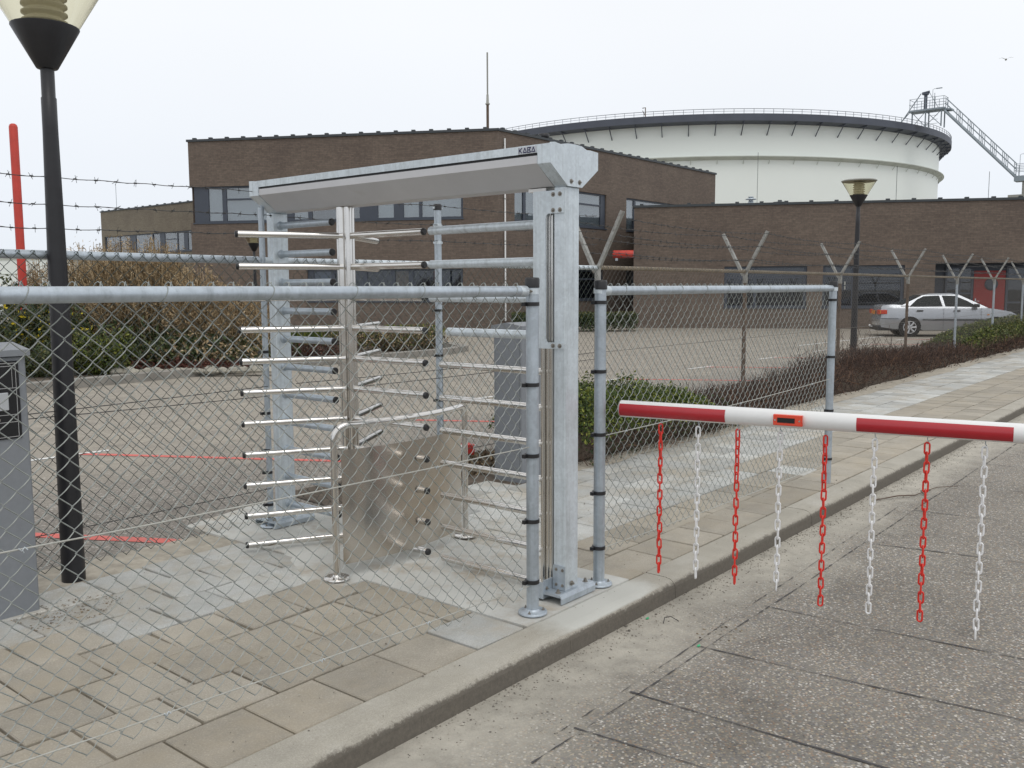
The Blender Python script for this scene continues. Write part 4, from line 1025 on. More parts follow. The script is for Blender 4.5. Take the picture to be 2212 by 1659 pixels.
b = MB(); b.lathe([(.06, .93), (.085, .95), (.085, .99), (.055, 1.0), (.042, 1.3), (.03, 1.34)], (0, 0, 0), 14); part('collar', b, 'lid', MA, local=True)
b = MB(); b.tube([(0, 0, 1.30), (0, 0, 2.86)], .03, 10); part('upper_tube', b, 'lid', MA, local=True)

# low wing on the right
uW = Vector((38.67-31.86, 7.11-19.83)).normalized(); rzW = atan2(uW.y, uW.x); loW = (31.86, 19.83, 0)
LW = thing('brick_wing', 'long low flat-roofed brown brick wing behind the parked car, with a red door', 'building', loW, rzW)
b = wall_mb(23, 4.85, [(3.6, 6.77, .82, 2.44), (7.36, 10.37, .82, 2.45), (11.46, 20.0, -.05, 2.50)]); part('wall', b, 'brick', LW, local=True)
b = MB(); b.box(0.0, .3, .302, 6.4, -.05, 4.85); part('side_wall', b, 'brick', LW, local=True); b = MB(); b.box(22.7, 23, .302, 12, -.05, 4.85); part('side_wall', b, 'brick', LW, local=True)
b = MB(); b.add([(.1, .2, 4.8), (22.9, .2, 4.8), (22.9, 12, 4.8), (.1, 6.5, 4.8)], [(0, 1, 2, 3)]); part('roof', b, 'roofing', LW, local=True)
coping(LW, (0, 0, 0), 0, 23, 4.92, .935)
Z3 = (0, 0, 0)
window(LW, Z3, 0, 3.6, 6.77, .82, 2.44, [(3.72, 4.75), (4.85, 6.65)], [(3.72, 6.65, 2.0)], back='interior', glass='glass_dark')
window(LW, Z3, 0, 7.36, 10.37, .82, 2.45, [(7.46, 8.45), (8.53, 10.25)], [(7.46, 10.25, 2.05)], back='interior', glass='glass_dark')
# entrance recess
b = MB(); b.box(11.46, 20.0, .80, .90, -.05, 2.62); b.box(11.462, 19.998, .302, .80, 2.502, 2.60); part('recess_wall', b, 'frame', LW, local=True)
window(LW, (0, .62, 0), 0, 12.0, 13.02, .05, 2.38, [(12.08, 12.50), (12.56, 12.94)], [(12.08, 12.94, 1.35)], back='interior', glass='glass_dark', rec=.09)
window(LW, (0, .62, 0), 0, 14.18, 16.6, .05, 2.38, [(14.26, 15.3), (15.4, 16.5)], [(14.26, 16.5, 1.0)], back='interior', glass='glass_dark', rec=.09)
b = MB(); b.box(13.04, 14.16, .70, .76, .02, 2.22); dd = part('door', b, 'door_red', LW, local=True)
b = MB(); b.lathe([(.24, 0), (.24, .02), (.16, .045), (.05, .03)], (0, 0, 0), 20); b.v = [(13.66+v[0], .70-v[2], 1.70+v[1]) for v in b.v]; part('porthole', b, 'frame', dd, local=True)
b = MB(); b.box(13.10, 13.14, .685, .70, .95, 1.15); b.tube([(13.12, .68, 1.05), (13.12, .64, 1.05), (13.25, .64, 1.05)], .011, 8); part('handle', b, 'galv_pale', dd, local=True)
for x, r, z, nm in ((4.62, .11, .36, 'flue'), (5.75, .07, .12, 'roof_vent')):
    b = MB()
    if nm == 'flue': b.lathe([(r, 4.8), (r, 5.06), (r*.8, 5.07), (r*.8, 5.13), (r*1.9, 5.14), (r*1.9, 5.17), (r*.5, 5.21), (r, 5.22), (r*.9, 5.26)], (x, 1.0, 0), 18)
    else: b.lathe([(.10, 4.8), (.10, 4.95), (.30, 4.98), (.28, 5.02), (.08, 5.04), (.08, 5.10)], (x, 1.0, 0), 18)
    part(nm, b, 'galv' if nm == 'flue' else 'coping', LW, local=True)
b = MB(); b.tube([(-.84, -.02, 2.975), (-.82, -.02, 2.975), (-.02, -.02, 2.975), (0.0-.005, -.02, 2.975)], [.145, .158, .158, .150], 24)
RD = thing('red_drum', 'bright red horizontal cylinder fixed to the left corner of the low brick wing', 'drum', loW, rzW)
part('drum', b, 'red_paint_bright', RD, local=True)
b = MB(); b.box(-.74, -.64, -.05, .02, 2.72, 2.83); b.box(-.03, .0, -.08, .04, 2.9, 3.1); part('bracket', b, 'galv', RD, local=True)
rods = [((35.0, 16.0), 4.9, 7.0, 'thin lightning rod on the low wing roof nearest the metal flue'), ((37.0, 11.2), 4.9, 6.25, 'thin lightning rod on the low wing roof, right of the near lamp head'), ((38.6, 8.3), 4.9, 5.95, 'short thin lightning rod near the right end of the low wing roof'), ((34.9, 67.6), 7.6, 9.6, 'thin lightning rod on the roof of the far left wing')]
for (x, y), z0, z1, lab in rods:
    r = thing('lightning_rod', lab, 'lightning rod', (x, y, z0), group='lightning rods on the roofs')
    b = MB(); b.tube([(0, 0, -.15), (0, 0, z1-z0)], .009 if y < 30 else .013, 6); part('rod', b, 'coping', r, local=True)
    b = MB(); b.box(-.08, .08, -.08, .08, -.12, -.04); part('rod_foot', b, 'coping', r, local=True)
WS = thing('white_building', 'low white industrial building far off behind the dry grasses at left', 'building', (27.9, 60.5, 0))
b = MB(); vs = [(0, 0), (-12, 14.5), (-2, 22), (10, 8)]
b.prism(vs, 'z', -.1, 3.62); part('wall', b, 'tank', WS, local=True)
b = MB(); b.prism([(x*1.01, y*1.01-.1) for x, y in vs], 'z', 3.62, 3.72); part('roof_edge', b, 'tank_ring', WS, local=True)
b = MB()
for k in range(1, 3): b.prism([(0+.0, -.06), (-12.05, 14.44), (-12.0, 14.5), (.05, 0)], 'z', 3.62-k*.95, 3.62-k*.95+.03)
part('panel_seam', b, 'tank_ring', WS, local=True)

# ================================================================== STORAGE TANK
TC = (106.0, 58.29, 0); RW, RO = 29.5, 30.75
TK = thing('storage_tank', 'huge round white oil storage tank with a dark walkway rim, behind the low brick wing', 'tank', TC)
b = MB(); b.lathe([(RW, -.1), (RW, 3.0), (RW, 6.0), (RW+.002, 9.0), (RW, 12.0), (RW, 15.0), (RW, 17.95)], (0, 0, 0), 200, cap0=False, cap1=False); part('shell', b, 'tank', TK, local=True)
b = MB(); b.lathe([(RW, 17.9), (RW-6, 17.2)], (0, 0, 0), 120, cap0=False); part('floating_roof', b, 'tank_ring', TK, local=True)
for nm, R1, R0, z0, z1, mt in (('walkway_rim', RO, RW+.001, 17.36, 18.03, 'tank_dark'), ('stiffening_ring', RW+.62, RW+.001, 14.12, 14.20, 'tank_ring')):
    b = MB(); b.lathe([(R0, z0-.12 if nm[0] == 'w' else z0-.25), (R1-.05, z0), (R1, z0+.01), (R1, z1), (R0, z1+.005)], (0, 0, 0), 200, smooth=False, cap0=False, cap1=False); part(nm, b, mt, TK, local=True)
b = MB(); a0 = Vector((RW, 0, 16.2)); a1 = Vector((RO-.15, 0, 17.48)); b.tube([a0, a1], .05, 6); stm = b.mesh('strut', M['tank_dark'])
b = MB(); b.box(RW+.05, RO-.05, -.03, .03, 17.22, 17.42); bm_ = b.mesh('bracket', M['tank_dark'])
for k in range(74):
    a = 2*pi*k/74
    p = part_ = link('strut', stm, TK, rot=(0, 0, a)); link('bracket', bm_, p)
b = MB(); b.tube([(RW, 0, 13.5), (RW+.45, 0, 14.1)], .03, 5); sm_ = b.mesh('ring_bracket', M['tank_ring'])
for k in range(74): link('ring_bracket', sm_, TK, rot=(0, 0, 2*pi*(k+.1)/74))
b = MB(); n = 204; rr_o = RO-.06
for k in range(n):
    a = 2*pi*k/n; b.tube([(rr_o*cos(a), rr_o*sin(a), 18.02), (rr_o*cos(a), rr_o*sin(a), 18.47)], .022, 4, caps=False)
for z, r in ((18.47, .024), (18.25, .016)): b.tube([(rr_o*cos(2*pi*k/n), rr_o*sin(2*pi*k/n), z) for k in range(n+1)], r, 4, caps=False)
part('handrail', b, 'tank_dark', TK, local=True, kind='stuff')
# gauge platform and gangway coming down to the right
GW = thing('tank_gangway', 'grey steel platform and long sloping gangway with handrails on the right side of the tank', 'gangway', (99.5, 27.3, 18.0))
def bar(b, p, q, r=.05, n=5): b.tube([p, q], r, n, caps=False)
b = MB(); b.box(98.7, 100.3, 25.6, 29.0, 19.25, 19.42); part('platform', b, 'gang', GW)
b = MB(); b.box(98.9, 100.0, 25.0, 25.7, 19.10, 19.25); part('step', b, 'gang', GW)
b = MB()
for x in (98.75, 100.25):
    for y in (25.7, 26.5, 27.4, 28.2, 28.9): bar(b, (x, y, 19.4), (x, y, 20.5), .028)
    for z in (20.5, 19.95): bar(b, (x, 25.7, z), (x, 28.9, z), .024)
for y in (25.65, 28.95):
    for z in (20.5, 19.95): bar(b, (98.75, y, z), (100.25, y, z), .024)
bar(b, (98.9, 26.2, 19.4), (98.9, 27.1, 21.0), .03); bar(b, (98.9, 26.6, 19.4), (98.9, 26.6, 20.9), .03)
part('platform_rail', b, 'gang', GW)
b = MB()
for x, y in ((98.9, 25.9), (98.9, 27.4), (100.1, 25.9), (100.1, 27.4), (99.0, 28.7)): bar(b, (x, y, 17.6), (x, y, 19.3), .07)
for y0, y1 in ((25.9, 27.4), (27.4, 28.7)):
    bar(b, (98.9, y0, 17.7), (98.9, y1, 19.2), .035); bar(b, (98.9, y1, 17.7), (98.9, y0, 19.2), .035)
for z in (17.9, 18.3, 18.7, 19.0): bar(b, (98.8, 26.8, z), (98.8, 26.2, z), .02)
bar(b, (98.9, 28.9, 19.3), (99.6, 30.4, 18.0), .05); bar(b, (98.9, 27.9, 21.0), (99.6, 30.0, 18.4), .05)
part('support_frame', b, 'gang', GW)
b = MB(); b.tube([(99.3, 27.55, 19.4), (99.3, 27.55, 20.9)], .17, 10); b.tube([(99.3, 27.55, 20.9), (99.3, 27.55, 21.05)], .30, 10); b.tube([(99.3, 27.2, 21.15), (99.3, 27.9, 21.05)], .14, 8); part('gauge_pipe', b, 'tank_dark', GW)
g0, g1 = Vector((99.2, 25.6, 19.05)), Vector((98.6, 18.9, 12.0)); gd = (g1-g0)
b = MB()
for dx in (-.35, .35):
    b.tube([g0+Vector((dx, 0, 0)), g1+Vector((dx, 0, 0))], .15, 4, rot=pi/4)
for k in range(34):
    p = g0+gd*(k+.5)/34; b.box(p.x-.35, p.x+.35, p.y-.10, p.y+.10, p.z+.02, p.z+.06)
part('gangway_deck', b, 'gang', GW)
b = MB()
for dx in (-.40, .40):
    for h in (1.25, .72): bar(b, g0+Vector((dx, 0, h)), g1+Vector((dx, 0, h)), .028)
    for k in range(7):
        p = g0+gd*(k/6.0*.97+.015)+Vector((dx, 0, 0)); bar(b, p, p+Vector((0, 0, 1.25)), .032)
        if 0 < k < 6: p2 = p+Vector((0, -.32, -.34)); bar(b, p2, p2+Vector((0, 0, 1.25)), .032)
part('gangway_rail', b, 'gang', GW)
b = MB(); b.box(98.0, 99.3, 15.0, 18.95, 11.55, 12.05)
for y in (18.8, 17.5, 16.2):
    for x in (98.05, 99.25): bar(b, (x, y, 12.05), (x, y, 13.15), .028)
for z in (13.15, 12.85, 12.55):
    bar(b, (98.05, 18.9, z), (98.05, 15.0, z), .024); bar(b, (99.25, 18.9, z), (99.25, 15, z), .024); bar(b, (98.05, 18.9, z), (99.25, 18.9, z), .024)
part('lower_landing', b, 'gang', GW)
b = MB(); b.tube([(98.6, 18.0, -.1), (98.6, 18.0, 11.55)], .34, 12); b.box(98.0, 99.6, 16.2, 19.4, -.1, 10.3); part('landing_pier', b, 'lid', GW)
for (x, y, z, s) in ((99.3, 26.9, 20.2, 1.5), (98.5, 18.6, 13.0, 1.4)):
    b = MB(); b.tube([(x, y, z-.9), (x, y, z+s*.75), (x+.05, y-.12, z+s*.8), (x+.1, y-.35, z+s*.8)], .022, 5); b.box(x+.0, x+.16, y-.85, y-.3, z+s*.8-.03, z+s*.8+.04); part('work_light', b, 'gang', GW)
b = MB(); b.tube([(0, 0, 0), (0, 0, 1.2), (.3, .5, 1.25)], .05, 5); b.tube([(0, 0, .4), (.3, .5, 1.0)], .04, 5)
dv = part('davit', b, 'rust', TK, local=True); dv.location = (80.4-TC[0]-1.55, 47.9-TC[1], 18.0)

# ================================================================== CARS
def car(name, label, origin, rz, paint):
    C = thing(name, label, 'car', origin, rz)
    def outline(ins=0):
        P = [(.06, .30), (.01, .42), (.0, .56), (.04, .66), (.03, .80), (.06, .95), (.12, 1.01), (.45, 1.035), (.78, 1.02), (1.5, .985), (2.4, .955), (3.2, .935), (3.5, .90), (3.95, .82), (4.25, .71), (4.36, .62), (4.42, .48), (4.41, .34), (4.30, .24)]
        wr = .345
        arc_f = [(3.53+wr*cos(t), .31+wr*sin(t)) for t in [radians(-12+ (204)*k/12) for k in range(13)]]
        arc_r = [(.98+wr*cos(t), .31+wr*sin(t)) for t in [radians(-12+(204)*k/12) for k in range(13)]]
        P = P + arc_f + [(3.1, .205), (1.4, .205)] + arc_r + [(.5, .24)]
        if ins:
            q = []
            for x, z in P: q.append((2.2+(x-2.2)*(1-ins*.35), .6+(z-.6)*(1-ins) if z > .6 else z))
            P = q
        return P
    import bmesh
    n = len(outline()); bm = bmesh.new(); W_ = .82
    A = [bm.verts.new((x, -W_, z)) for x, z in outline()]; B_ = [bm.verts.new((x, W_, z)) for x, z in outline()]
    bm.faces.new(A); bm.faces.new(B_[::-1])
    for i in range(n): j = (i+1) % n; bm.faces.new((A[j], A[i], B_[i], B_[j]))
    for zc in (.30, .40, .50, .545, .62, .70, .78, .86, .92, .96):
        bmesh.ops.bisect_plane(bm, geom=bm.verts[:]+bm.edges[:]+bm.faces[:], plane_co=(0, 0, zc), plane_no=(0, 0, 1))
    for xc in (.12, .25, .5, 1.0, 1.6, 2.3, 3.0, 3.6, 4.0, 4.2, 4.32):
        bmesh.ops.bisect_plane(bm, geom=bm.verts[:]+bm.edges[:]+bm.faces[:], plane_co=(xc, 0, 0), plane_no=(1, 0, 0))
    for yc in (-.6, -.3, 0, .3, .6):
        bmesh.ops.bisect_plane(bm, geom=bm.verts[:]+bm.edges[:]+bm.faces[:], plane_co=(0, yc, 0), plane_no=(0, 1, 0))
    for v in bm.verts:
        x, y, z = v.co
        if abs(y) > .8:
            w = float(np.interp(z, [.2, .30, .45, .55, .62, .78, .92, 1.0, 1.05], [.775, .815, .84, .85, .845, .825, .785, .735, .70]))
            w -= .10*max(0, (.35-x)/.35)**2 + .16*max(0, (x-3.95)/.47)**2
            v.co.y = math.copysign(w, y)
        if x < .4: v.co.x += .10*(abs(v.co.y)/.85)**3*(1-x/.4)
        if x > 4.0: v.co.x -= .14*(abs(v.co.y)/.85)**3*((x-4.0)/.42)
    bmesh.ops.recalc_face_normals(bm, faces=bm.faces[:])
    me = bpy.data.meshes.new('body'); bm.to_mesh(me); bm.free(); me.materials.append(M[paint])
    me.shade_smooth(); me.set_sharp_from_angle(angle=radians(38))
    link('body', me, C)
    def pp(nm, b, mat, par=C, **kw): return part(nm, b, mat, par, local=True, **kw)
    # cabin
    base = [(.72, .70, 1.0), (3.28, .70, .93)]
    def ring(t):   # t 0 belt ... 1 roof
        x0 = .70+(1.38-.70)*t; x1 = 3.32+(2.48-3.32)*t; y = .765+(.555-.765)*t; z0 = 1.0+(1.335-1.0)*t; z1 = .93+(1.35-.93)*t
        return [(x0, -y, z0), (x1, -y, z1), (x1, y, z1), (x0, y, z0)]
    b = MB(); r0, r1 = ring(0), ring(1)
    top = [(1.60, -.50, 1.385), (2.25, -.50, 1.392), (2.25, .50, 1.392), (1.60, .50, 1.385)]
    b.add(r0+r1+top, [(0, 1, 5, 4), (1, 2, 6, 5), (2, 3, 7, 6), (3, 0, 4, 7), (4, 5, 9, 8), (5, 6, 10, 9), (6, 7, 11, 10), (7, 4, 8, 11), (8, 9, 10, 11)], False)
    pp('cabin', b, paint)
    def side(u, v, s, off=.004):  # point on the cabin side plane
        zb = 1.0-.07*(u-.70)/2.62; zt = 1.335+.015*(u-1.38)/1.1; y = .765-.21*(v-zb)/(zt-zb); return (u, s*(y+.010), v)
    for s in (-1, 1):
        for poly, nm in (([(.98, .995), (1.20, 1.20), (1.42, 1.305), (1.88, 1.325), (1.96, .985)], 'rear_window'), ([(2.05, .985), (1.97, 1.325), (2.36, 1.315), (2.70, 1.16), (3.02, .965)], 'front_window')):
            b = MB(); P = [side(u, v, s) for u, v in poly]; Q = [(x, y+s*.004, z) for x, y, z in P]; n_ = len(P)
            b.add(P+Q, [tuple(range(n_)), tuple(range(2*n_-1, n_-1, -1))] + [(i, (i+1) % n_, n_+(i+1) % n_, n_+i) for i in range(n_)]); pp(nm, b, 'carglass')
        for x in (1.17, 2.28):
            b = MB(); b.box(x, x+.20, min(s*.838, s*.862), max(s*.838, s*.862), .815, .86, .008); pp('door_handle', b, 'black')
        b = MB(); b.box(1.36, 3.16, min(s*.843, s*.856), max(s*.843, s*.856), .53, .565); pp('rubbing_strip', b, 'black')
        b = MB(); b.box(.06, .62, min(s*.842, s*.853), max(s*.842, s*.853), .575, .59); pp('bumper_line', b, 'black')
        b = MB(); b.box(2.86, 3.02, min(s*.80, s*.98), max(s*.80, s*.98), .95, 1.06, .02); pp('wing_mirror', b, 'black')
        for x in (1.98, 2.02+1.08):
            b = MB(); b.box(x, x+.006, min(s*.846, s*.849), max(s*.846, s*.849), .26, .93); pp('door_gap', b, 'black')
        b = MB(); b.box(3.28, 3.35, min(s*.842, s*.852), max(s*.842, s*.852), .70, .73); pp('side_repeater', b, 'tail_amber')
    for poly, nm in (([(.735, -.725, 1.03), (1.36, -.535, 1.335), (1.36, .535, 1.335), (.735, .725, 1.03)], 'rear_screen'), ([(3.27, -.66, .965), (2.50, -.50, 1.350), (2.50, .50, 1.350), (3.27, .66, .965)], 'windscreen')):
        b = MB(); o = .012; dx = -o if nm[0] == 'r' else o; P = [(x+dx, y, z+.004) for x, y, z in poly]; b.add(P, [(0, 1, 2, 3)]); pp(nm, b, 'carglass')
    for s in (-1, 1):
        y0, y1 = sorted((s*.50, s*.852)); b = MB(); b.box(.075, .27, s*.80 if s > 0 else -.842, s*.842 if s > 0 else -.80, .73, .865, .01); tl = pp('tail_lamp', b, 'tail')
        b = MB(); b.box(.018, .10, *( (.45, .80) if s > 0 else (-.80, -.45)), .72, .865, .01); b2 = pp('tail_cluster', b, 'tail', tl)
        b = MB(); b.box(.052, .12, *((.79, .828) if s > 0 else (-.828, -.79)), .745, .85, 0); pp('amber_lamp', b, 'tail_amber', tl)
        b = MB(); b.box(4.22, 4.37, *((.50, .80) if s > 0 else (-.80, -.50)), .60, .70, .02); pp('headlight', b, 'reader')
    b = MB(); b.box(-.018, -.002, -.26, .26, .72, .84, 0); pp('number_plate', b, 'tail_amber')
    b = MB(); b.box(.02, 4.30, -.72, .72, .19, .32); pp('underbody', b, 'black')
    for x in (.98, 3.53):
        for s in (-1, 1):
            b = MB(); b.tube([(x, s*.62, .30), (x, s*.64, .30), (x, s*.815, .30), (x, s*.835, .30)], [.27, .30, .30, .275], 28); wl = pp('wheel', b, 'tyre')
            b = MB(); b.tube([(x, s*.825, .30), (x, s*.838, .30)], [.205, .20], 24); pp('wheel_dish', b, 'black', wl)
            b = MB(); rr = .195
            for k in range(7):
                t = 2*pi*k/7; b.tube([(x+.03*cos(t), s*.842, .30+.03*sin(t)), (x+rr*cos(t), s*.840, .30+rr*sin(t))], [.030, .036], 6)
            b.tube([(x+rr*cos(2*pi*k/24), s*.838, .30+rr*sin(2*pi*k/24)) for k in range(25)], .014, 6); b.tube([(x, s*.838, .30), (x, s*.85, .30)], .045, 12); pp('rim', b, 'rim', wl)
            b = MB(); b.tube([(x, s*.60, .31), (x, s*.80, .31)], .34, 24); pp('wheel_arch', b, 'black')
    b = MB(); b.tube([(-.10, .0, .30), (-.02, 0, .30)], .02, 8); b.lathe([(.005, 0), (.035, .01), (.04, .035), (.03, .06), (.005, .07)], (-.10, 0, .30), 12); pp('tow_ball', b, 'white_paint')
    return C
uC = Vector((.472, -.881)); car('parked_car', 'silver four-door saloon parked in front of the low brick wing, rear end to the left', (31.24, 10.04, 0), atan2(uC.y, uC.x), 'carpaint')

# ================================================================== PLANTS
def hedge_part(name, parent, x0, x1, y0, y1, hf, n, size, mat, updir=(0, 0, .4), zmin=0.0, bias=.45, seed=1, thin=.55, lump=.06, stuff=True):
    g = np.random.default_rng(seed)
    x = g.uniform(x0, x1, n); y = g.uniform(y0, y1, n); h = np.interp(x, [p[0] for p in hf], [p[1] for p in hf])
    lum = lump*(np.sin(x*7.1+y*3)+np.sin(x*13.7-y*9+1)*.6+g.normal(size=n)*.5)
    u = g.uniform(0, 1, n)**bias; yy = (y-(y0+y1)/2)/((y1-y0)/2); round_ = np.sqrt(np.clip(1-.75*np.abs(yy)**3.5, .1, 1))
    z = zmin + (h*round_+lum*round_-zmin)*u; z = np.maximum(z, .01)
    y = y + np.where(u < .8, np.sign(yy)*g.uniform(0, .09, n), 0)
    P = np.stack([x, y, z], 1); L = size*g.uniform(.6, 1.4, n)
    return np_part(name, leaves(P, L, L*thin, updir, 1.0, g), mat, parent, kind='stuff')
def twigs(name, parent, x0, x1, y0, y1, hf, n, mat, ln=.16, r=.0022, seed=4, over=.04):
    g = np.random.default_rng(seed)
    x = g.uniform(x0, x1, n); y = g.uniform(y0, y1, n); h = np.interp(x, [p[0] for p in hf], [p[1] for p in hf])
    z = g.uniform(0, 1, n)**.6*(h+over) ; d = g.normal(size=(n, 3))*.7+np.array([0, 0, .9]); d /= np.linalg.norm(d, axis=1)[:, None]
    a = np.stack([x, y, np.maximum(z-ln*.5, 0)], 1); l = ln*g.uniform(.5, 1.3, n)[:, None]
    m = a+d*l*.5+g.normal(size=(n, 3))*.012; c = a+d*l
    return np_part(name, tubes_np(np.stack([a, m, c], 1), r, 3), mat, parent, kind='stuff')
H1 = thing('hedge', 'low clipped green and yellow hedge right behind the turnstile column, under the rear fence', 'hedge', (7.6, 5.1, 0))
hf = [(6.5, .60), (6.75, .66), (7.3, .66), (7.9, .62), (8.4, .56), (8.9, .44), (9.4, .36), (10.2, .30)]
core = MB(); core.box(6.62, 9.6, 4.68, 5.5, 0, .26, .06); part('filler_core', core, 'soil', H1)  # solid dark core added inside the leaves to block see-through
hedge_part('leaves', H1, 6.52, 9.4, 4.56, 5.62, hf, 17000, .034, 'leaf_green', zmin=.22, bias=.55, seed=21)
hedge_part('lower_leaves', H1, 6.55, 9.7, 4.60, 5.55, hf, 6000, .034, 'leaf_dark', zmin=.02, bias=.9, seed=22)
twigs('twigs', H1, 6.55, 10.0, 4.52, 5.2, [(6, .3), (10, .2)], 2600, 'leaf_brown', .15, .0025, 23)
H2 = thing('hedge', 'long bare brown hedge along the pavement under the old rusty fence', 'hedge', (20, 5.2, 0))
hf2 = [(8.6, .26), (9.5, .30), (10.5, .27), (12, .24), (13, .32), (14.3, .47), (15.9, .50), (17.2, .42), (18.7, .36), (20, .34), (24, .34), (36, .36)]
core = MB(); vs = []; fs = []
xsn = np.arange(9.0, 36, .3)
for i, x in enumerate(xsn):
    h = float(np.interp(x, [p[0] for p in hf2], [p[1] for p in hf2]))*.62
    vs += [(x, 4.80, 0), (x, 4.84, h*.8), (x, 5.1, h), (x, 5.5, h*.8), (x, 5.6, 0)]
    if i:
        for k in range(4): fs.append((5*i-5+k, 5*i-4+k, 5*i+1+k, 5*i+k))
core.add(vs, fs); part('filler_core', core, 'soil', H2)  # added dark filler body, keeps the hedge from being see-through
twigs('twigs', H2, 8.6, 18, 4.66, 5.7, hf2, 15000, 'leaf_brown', .15, .0028, 31)
twigs('twigs', H2, 18, 36, 4.66, 5.7, hf2, 12000, 'leaf_brown', .17, .0045, 32)
hedge_part('dry_leaves', H2, 8.8, 20, 4.68, 5.7, hf2, 7000, .028, 'leaf_brown', seed=33)
hedge_part('dry_leaves', H2, 20, 36, 4.68, 5.7, hf2, 5000, .045, 'leaf_brown', seed=34)
twigs('tall_twigs', H2, 13.6, 17.2, 4.9, 5.7, [(13, .5), (18, .55)], 260, 'leaf_brown', .34, .003, 35, .22)
H3 = thing('hedge', 'green hedge in front of the silver car bonnet at the right edge', 'hedge', (26, 5.5, 0))
hf3 = [(21.6, .36), (22.4, .54), (23.2, .62), (25, .70), (28, .74), (36, .76)]
core = MB(); core.box(22.6, 36, 5.0, 5.7, 0, .4, .1); part('filler_core', core, 'soil', H3)  # dark filler box added within the foliage to close sight lines
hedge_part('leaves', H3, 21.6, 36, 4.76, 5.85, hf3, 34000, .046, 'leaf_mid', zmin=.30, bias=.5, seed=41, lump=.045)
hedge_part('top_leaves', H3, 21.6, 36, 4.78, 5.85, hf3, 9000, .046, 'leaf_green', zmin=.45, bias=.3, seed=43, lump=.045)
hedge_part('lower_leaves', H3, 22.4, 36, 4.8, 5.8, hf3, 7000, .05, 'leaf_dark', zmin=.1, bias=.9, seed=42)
def yd(px_lat, fwd_):    # lateral metres to the right of the view axis and metres ahead -> world
    return (.6361*px_lat + .7716*fwd_, -.7716*px_lat + .6361*fwd_)
def lat(px, d): return (px-1106)/1960*d
# tall dry ornamental grasses
glabels = ['tall dry tan ornamental grass, leftmost clump beside the red pole', 'tall dry tan grass clump just right of the black lamp post', 'tallest dry tan grass clump, in front of the far wing windows', 'tan grass clump reaching up before the far wing windows', 'dry brown grass clump under the corner of the brick building', 'lower brown grass clump left of the far turnstile column', 'low olive brown clump next to the small distant lamp']
spec = [(105, 21.0, 2.35, 1.0, .8), (200, 19.5, 2.62, .9, 1.0), (262, 19.0, 2.70, .85, 1.0), (345, 19.0, 2.66, .9, 1.0), (430, 18.6, 2.15, .8, .9), (500, 18.6, 1.75, .8, .8), (560, 18.8, 1.35, .7, .7)]
for k, (px, d, h, rad, dens) in enumerate(spec):
    x, y = yd(lat(px, d), d); gr = thing('ornamental_grass', glabels[k], 'grass clump', (x, y, 0), group='dry ornamental grasses behind the yard')
    g = np.random.default_rng(60+k); n = int(620*dens)
    a = g.uniform(0, 2*np.pi, n); r0 = rad*.42*np.sqrt(g.uniform(0, 1, n)); r1 = r0+rad*g.uniform(0, .62, n); hh = h*(1-.42*(r1/(rad*1.05))**2)*g.uniform(.62, 1.03, n)
    base = np.stack([x+r0*np.cos(a), y+r0*np.sin(a), np.zeros(n)], 1); tip = np.stack([x+r1*np.cos(a), y+r1*np.sin(a), hh], 1)
    mid = base*.5+tip*.5; mid[:, 2] = hh*.62; mid[:, :2] = base[:, :2]*.65+tip[:, :2]*.35
    t = np_part('stems', tubes_np(np.stack([base, mid, tip], 1), .0045, 3), 'leaf_tan', gr)
    m = int(15000*dens); idx = g.integers(0, n, m); u = g.uniform(.18, 1.03, m)**.8
    P = np.where((u < .6)[:, None], base[idx]+(mid[idx]-base[idx])*(u/.6)[:, None], mid[idx]+(tip[idx]-mid[idx])*((u-.6)/.4)[:, None]) + g.normal(size=(m, 3))*.05
    up = u > .52
    np_part('dry_leaves', leaves(P[up], .085*g.uniform(.5, 1.5, up.sum()), .018, (0, 0, -.25), 1, g), 'leaf_tan', gr)
    lo = ~up; np_part('lower_leaves', leaves(P[lo], .10, .022, (0, 0, .2), 1, g), 'leaf_mid' if k % 2 else 'leaf_tan', gr)
    m = 700; P = np.stack([x+g.normal(size=m)*rad*.42, y+g.normal(size=m)*rad*.42, g.uniform(0, .38, m)*h], 1)
    np_part('dark_base', leaves(P, .22, .06, (0, 0, .9), 1, g), 'leaf_dark', gr)
def blob(name, label, cat, px, d, rx, rz_, h, n, size, mats, group=None, seed=0, z0=0, up=(0, 0, .3)):
    x, y = yd(lat(px, d), d); o = thing(name, label, cat, (x, y, 0), group=group); g = np.random.default_rng(seed)
    def cloud(m, s=1.0):
        v = g.normal(size=(m, 3)); v /= np.linalg.norm(v, axis=1)[:, None]; rr = g.uniform(.15, 1, m)**.35
        v = v*rr[:, None]; bump_ = 1+.22*np.sin(v[:, 0]*6+seed)+.18*np.sin(v[:, 1]*7+v[:, 2]*5)
        lx, ly = v[:, 0]*rx*bump_*s, v[:, 1]*rz_*bump_*s
        return np.stack([x+.6361*lx+.7716*ly, y-.7716*lx+.6361*ly, z0+np.maximum((v[:, 2]*.5+.5)*h*bump_, .01)], 1)
    for k, mt in enumerate(mats):
        m = n//len(mats) if k == 0 or mt != 'leaf_yellow' else 260
        P = cloud(m)
        if mt == 'leaf_yellow': P = P[P[:, 2] > h*.45]
        np_part('leaves' if k == 0 else ('blossom' if mt == 'leaf_yellow' else 'foliage'), leaves(P, size*g.uniform(.6, 1.4, len(P)), size*.5, up, 1, g), mt, o)
    b = MB()
    for k in range(7):
        a = k*.9; b.tube([(x, y, 0), (x+rx*.3*cos(a), y+rx*.3*sin(a), h*.4), (x+rx*.55*cos(a), y+rx*.55*sin(a), h*.75)], [.02, .013, .006], 5)
    part('stems', b, 'stem', o); return o
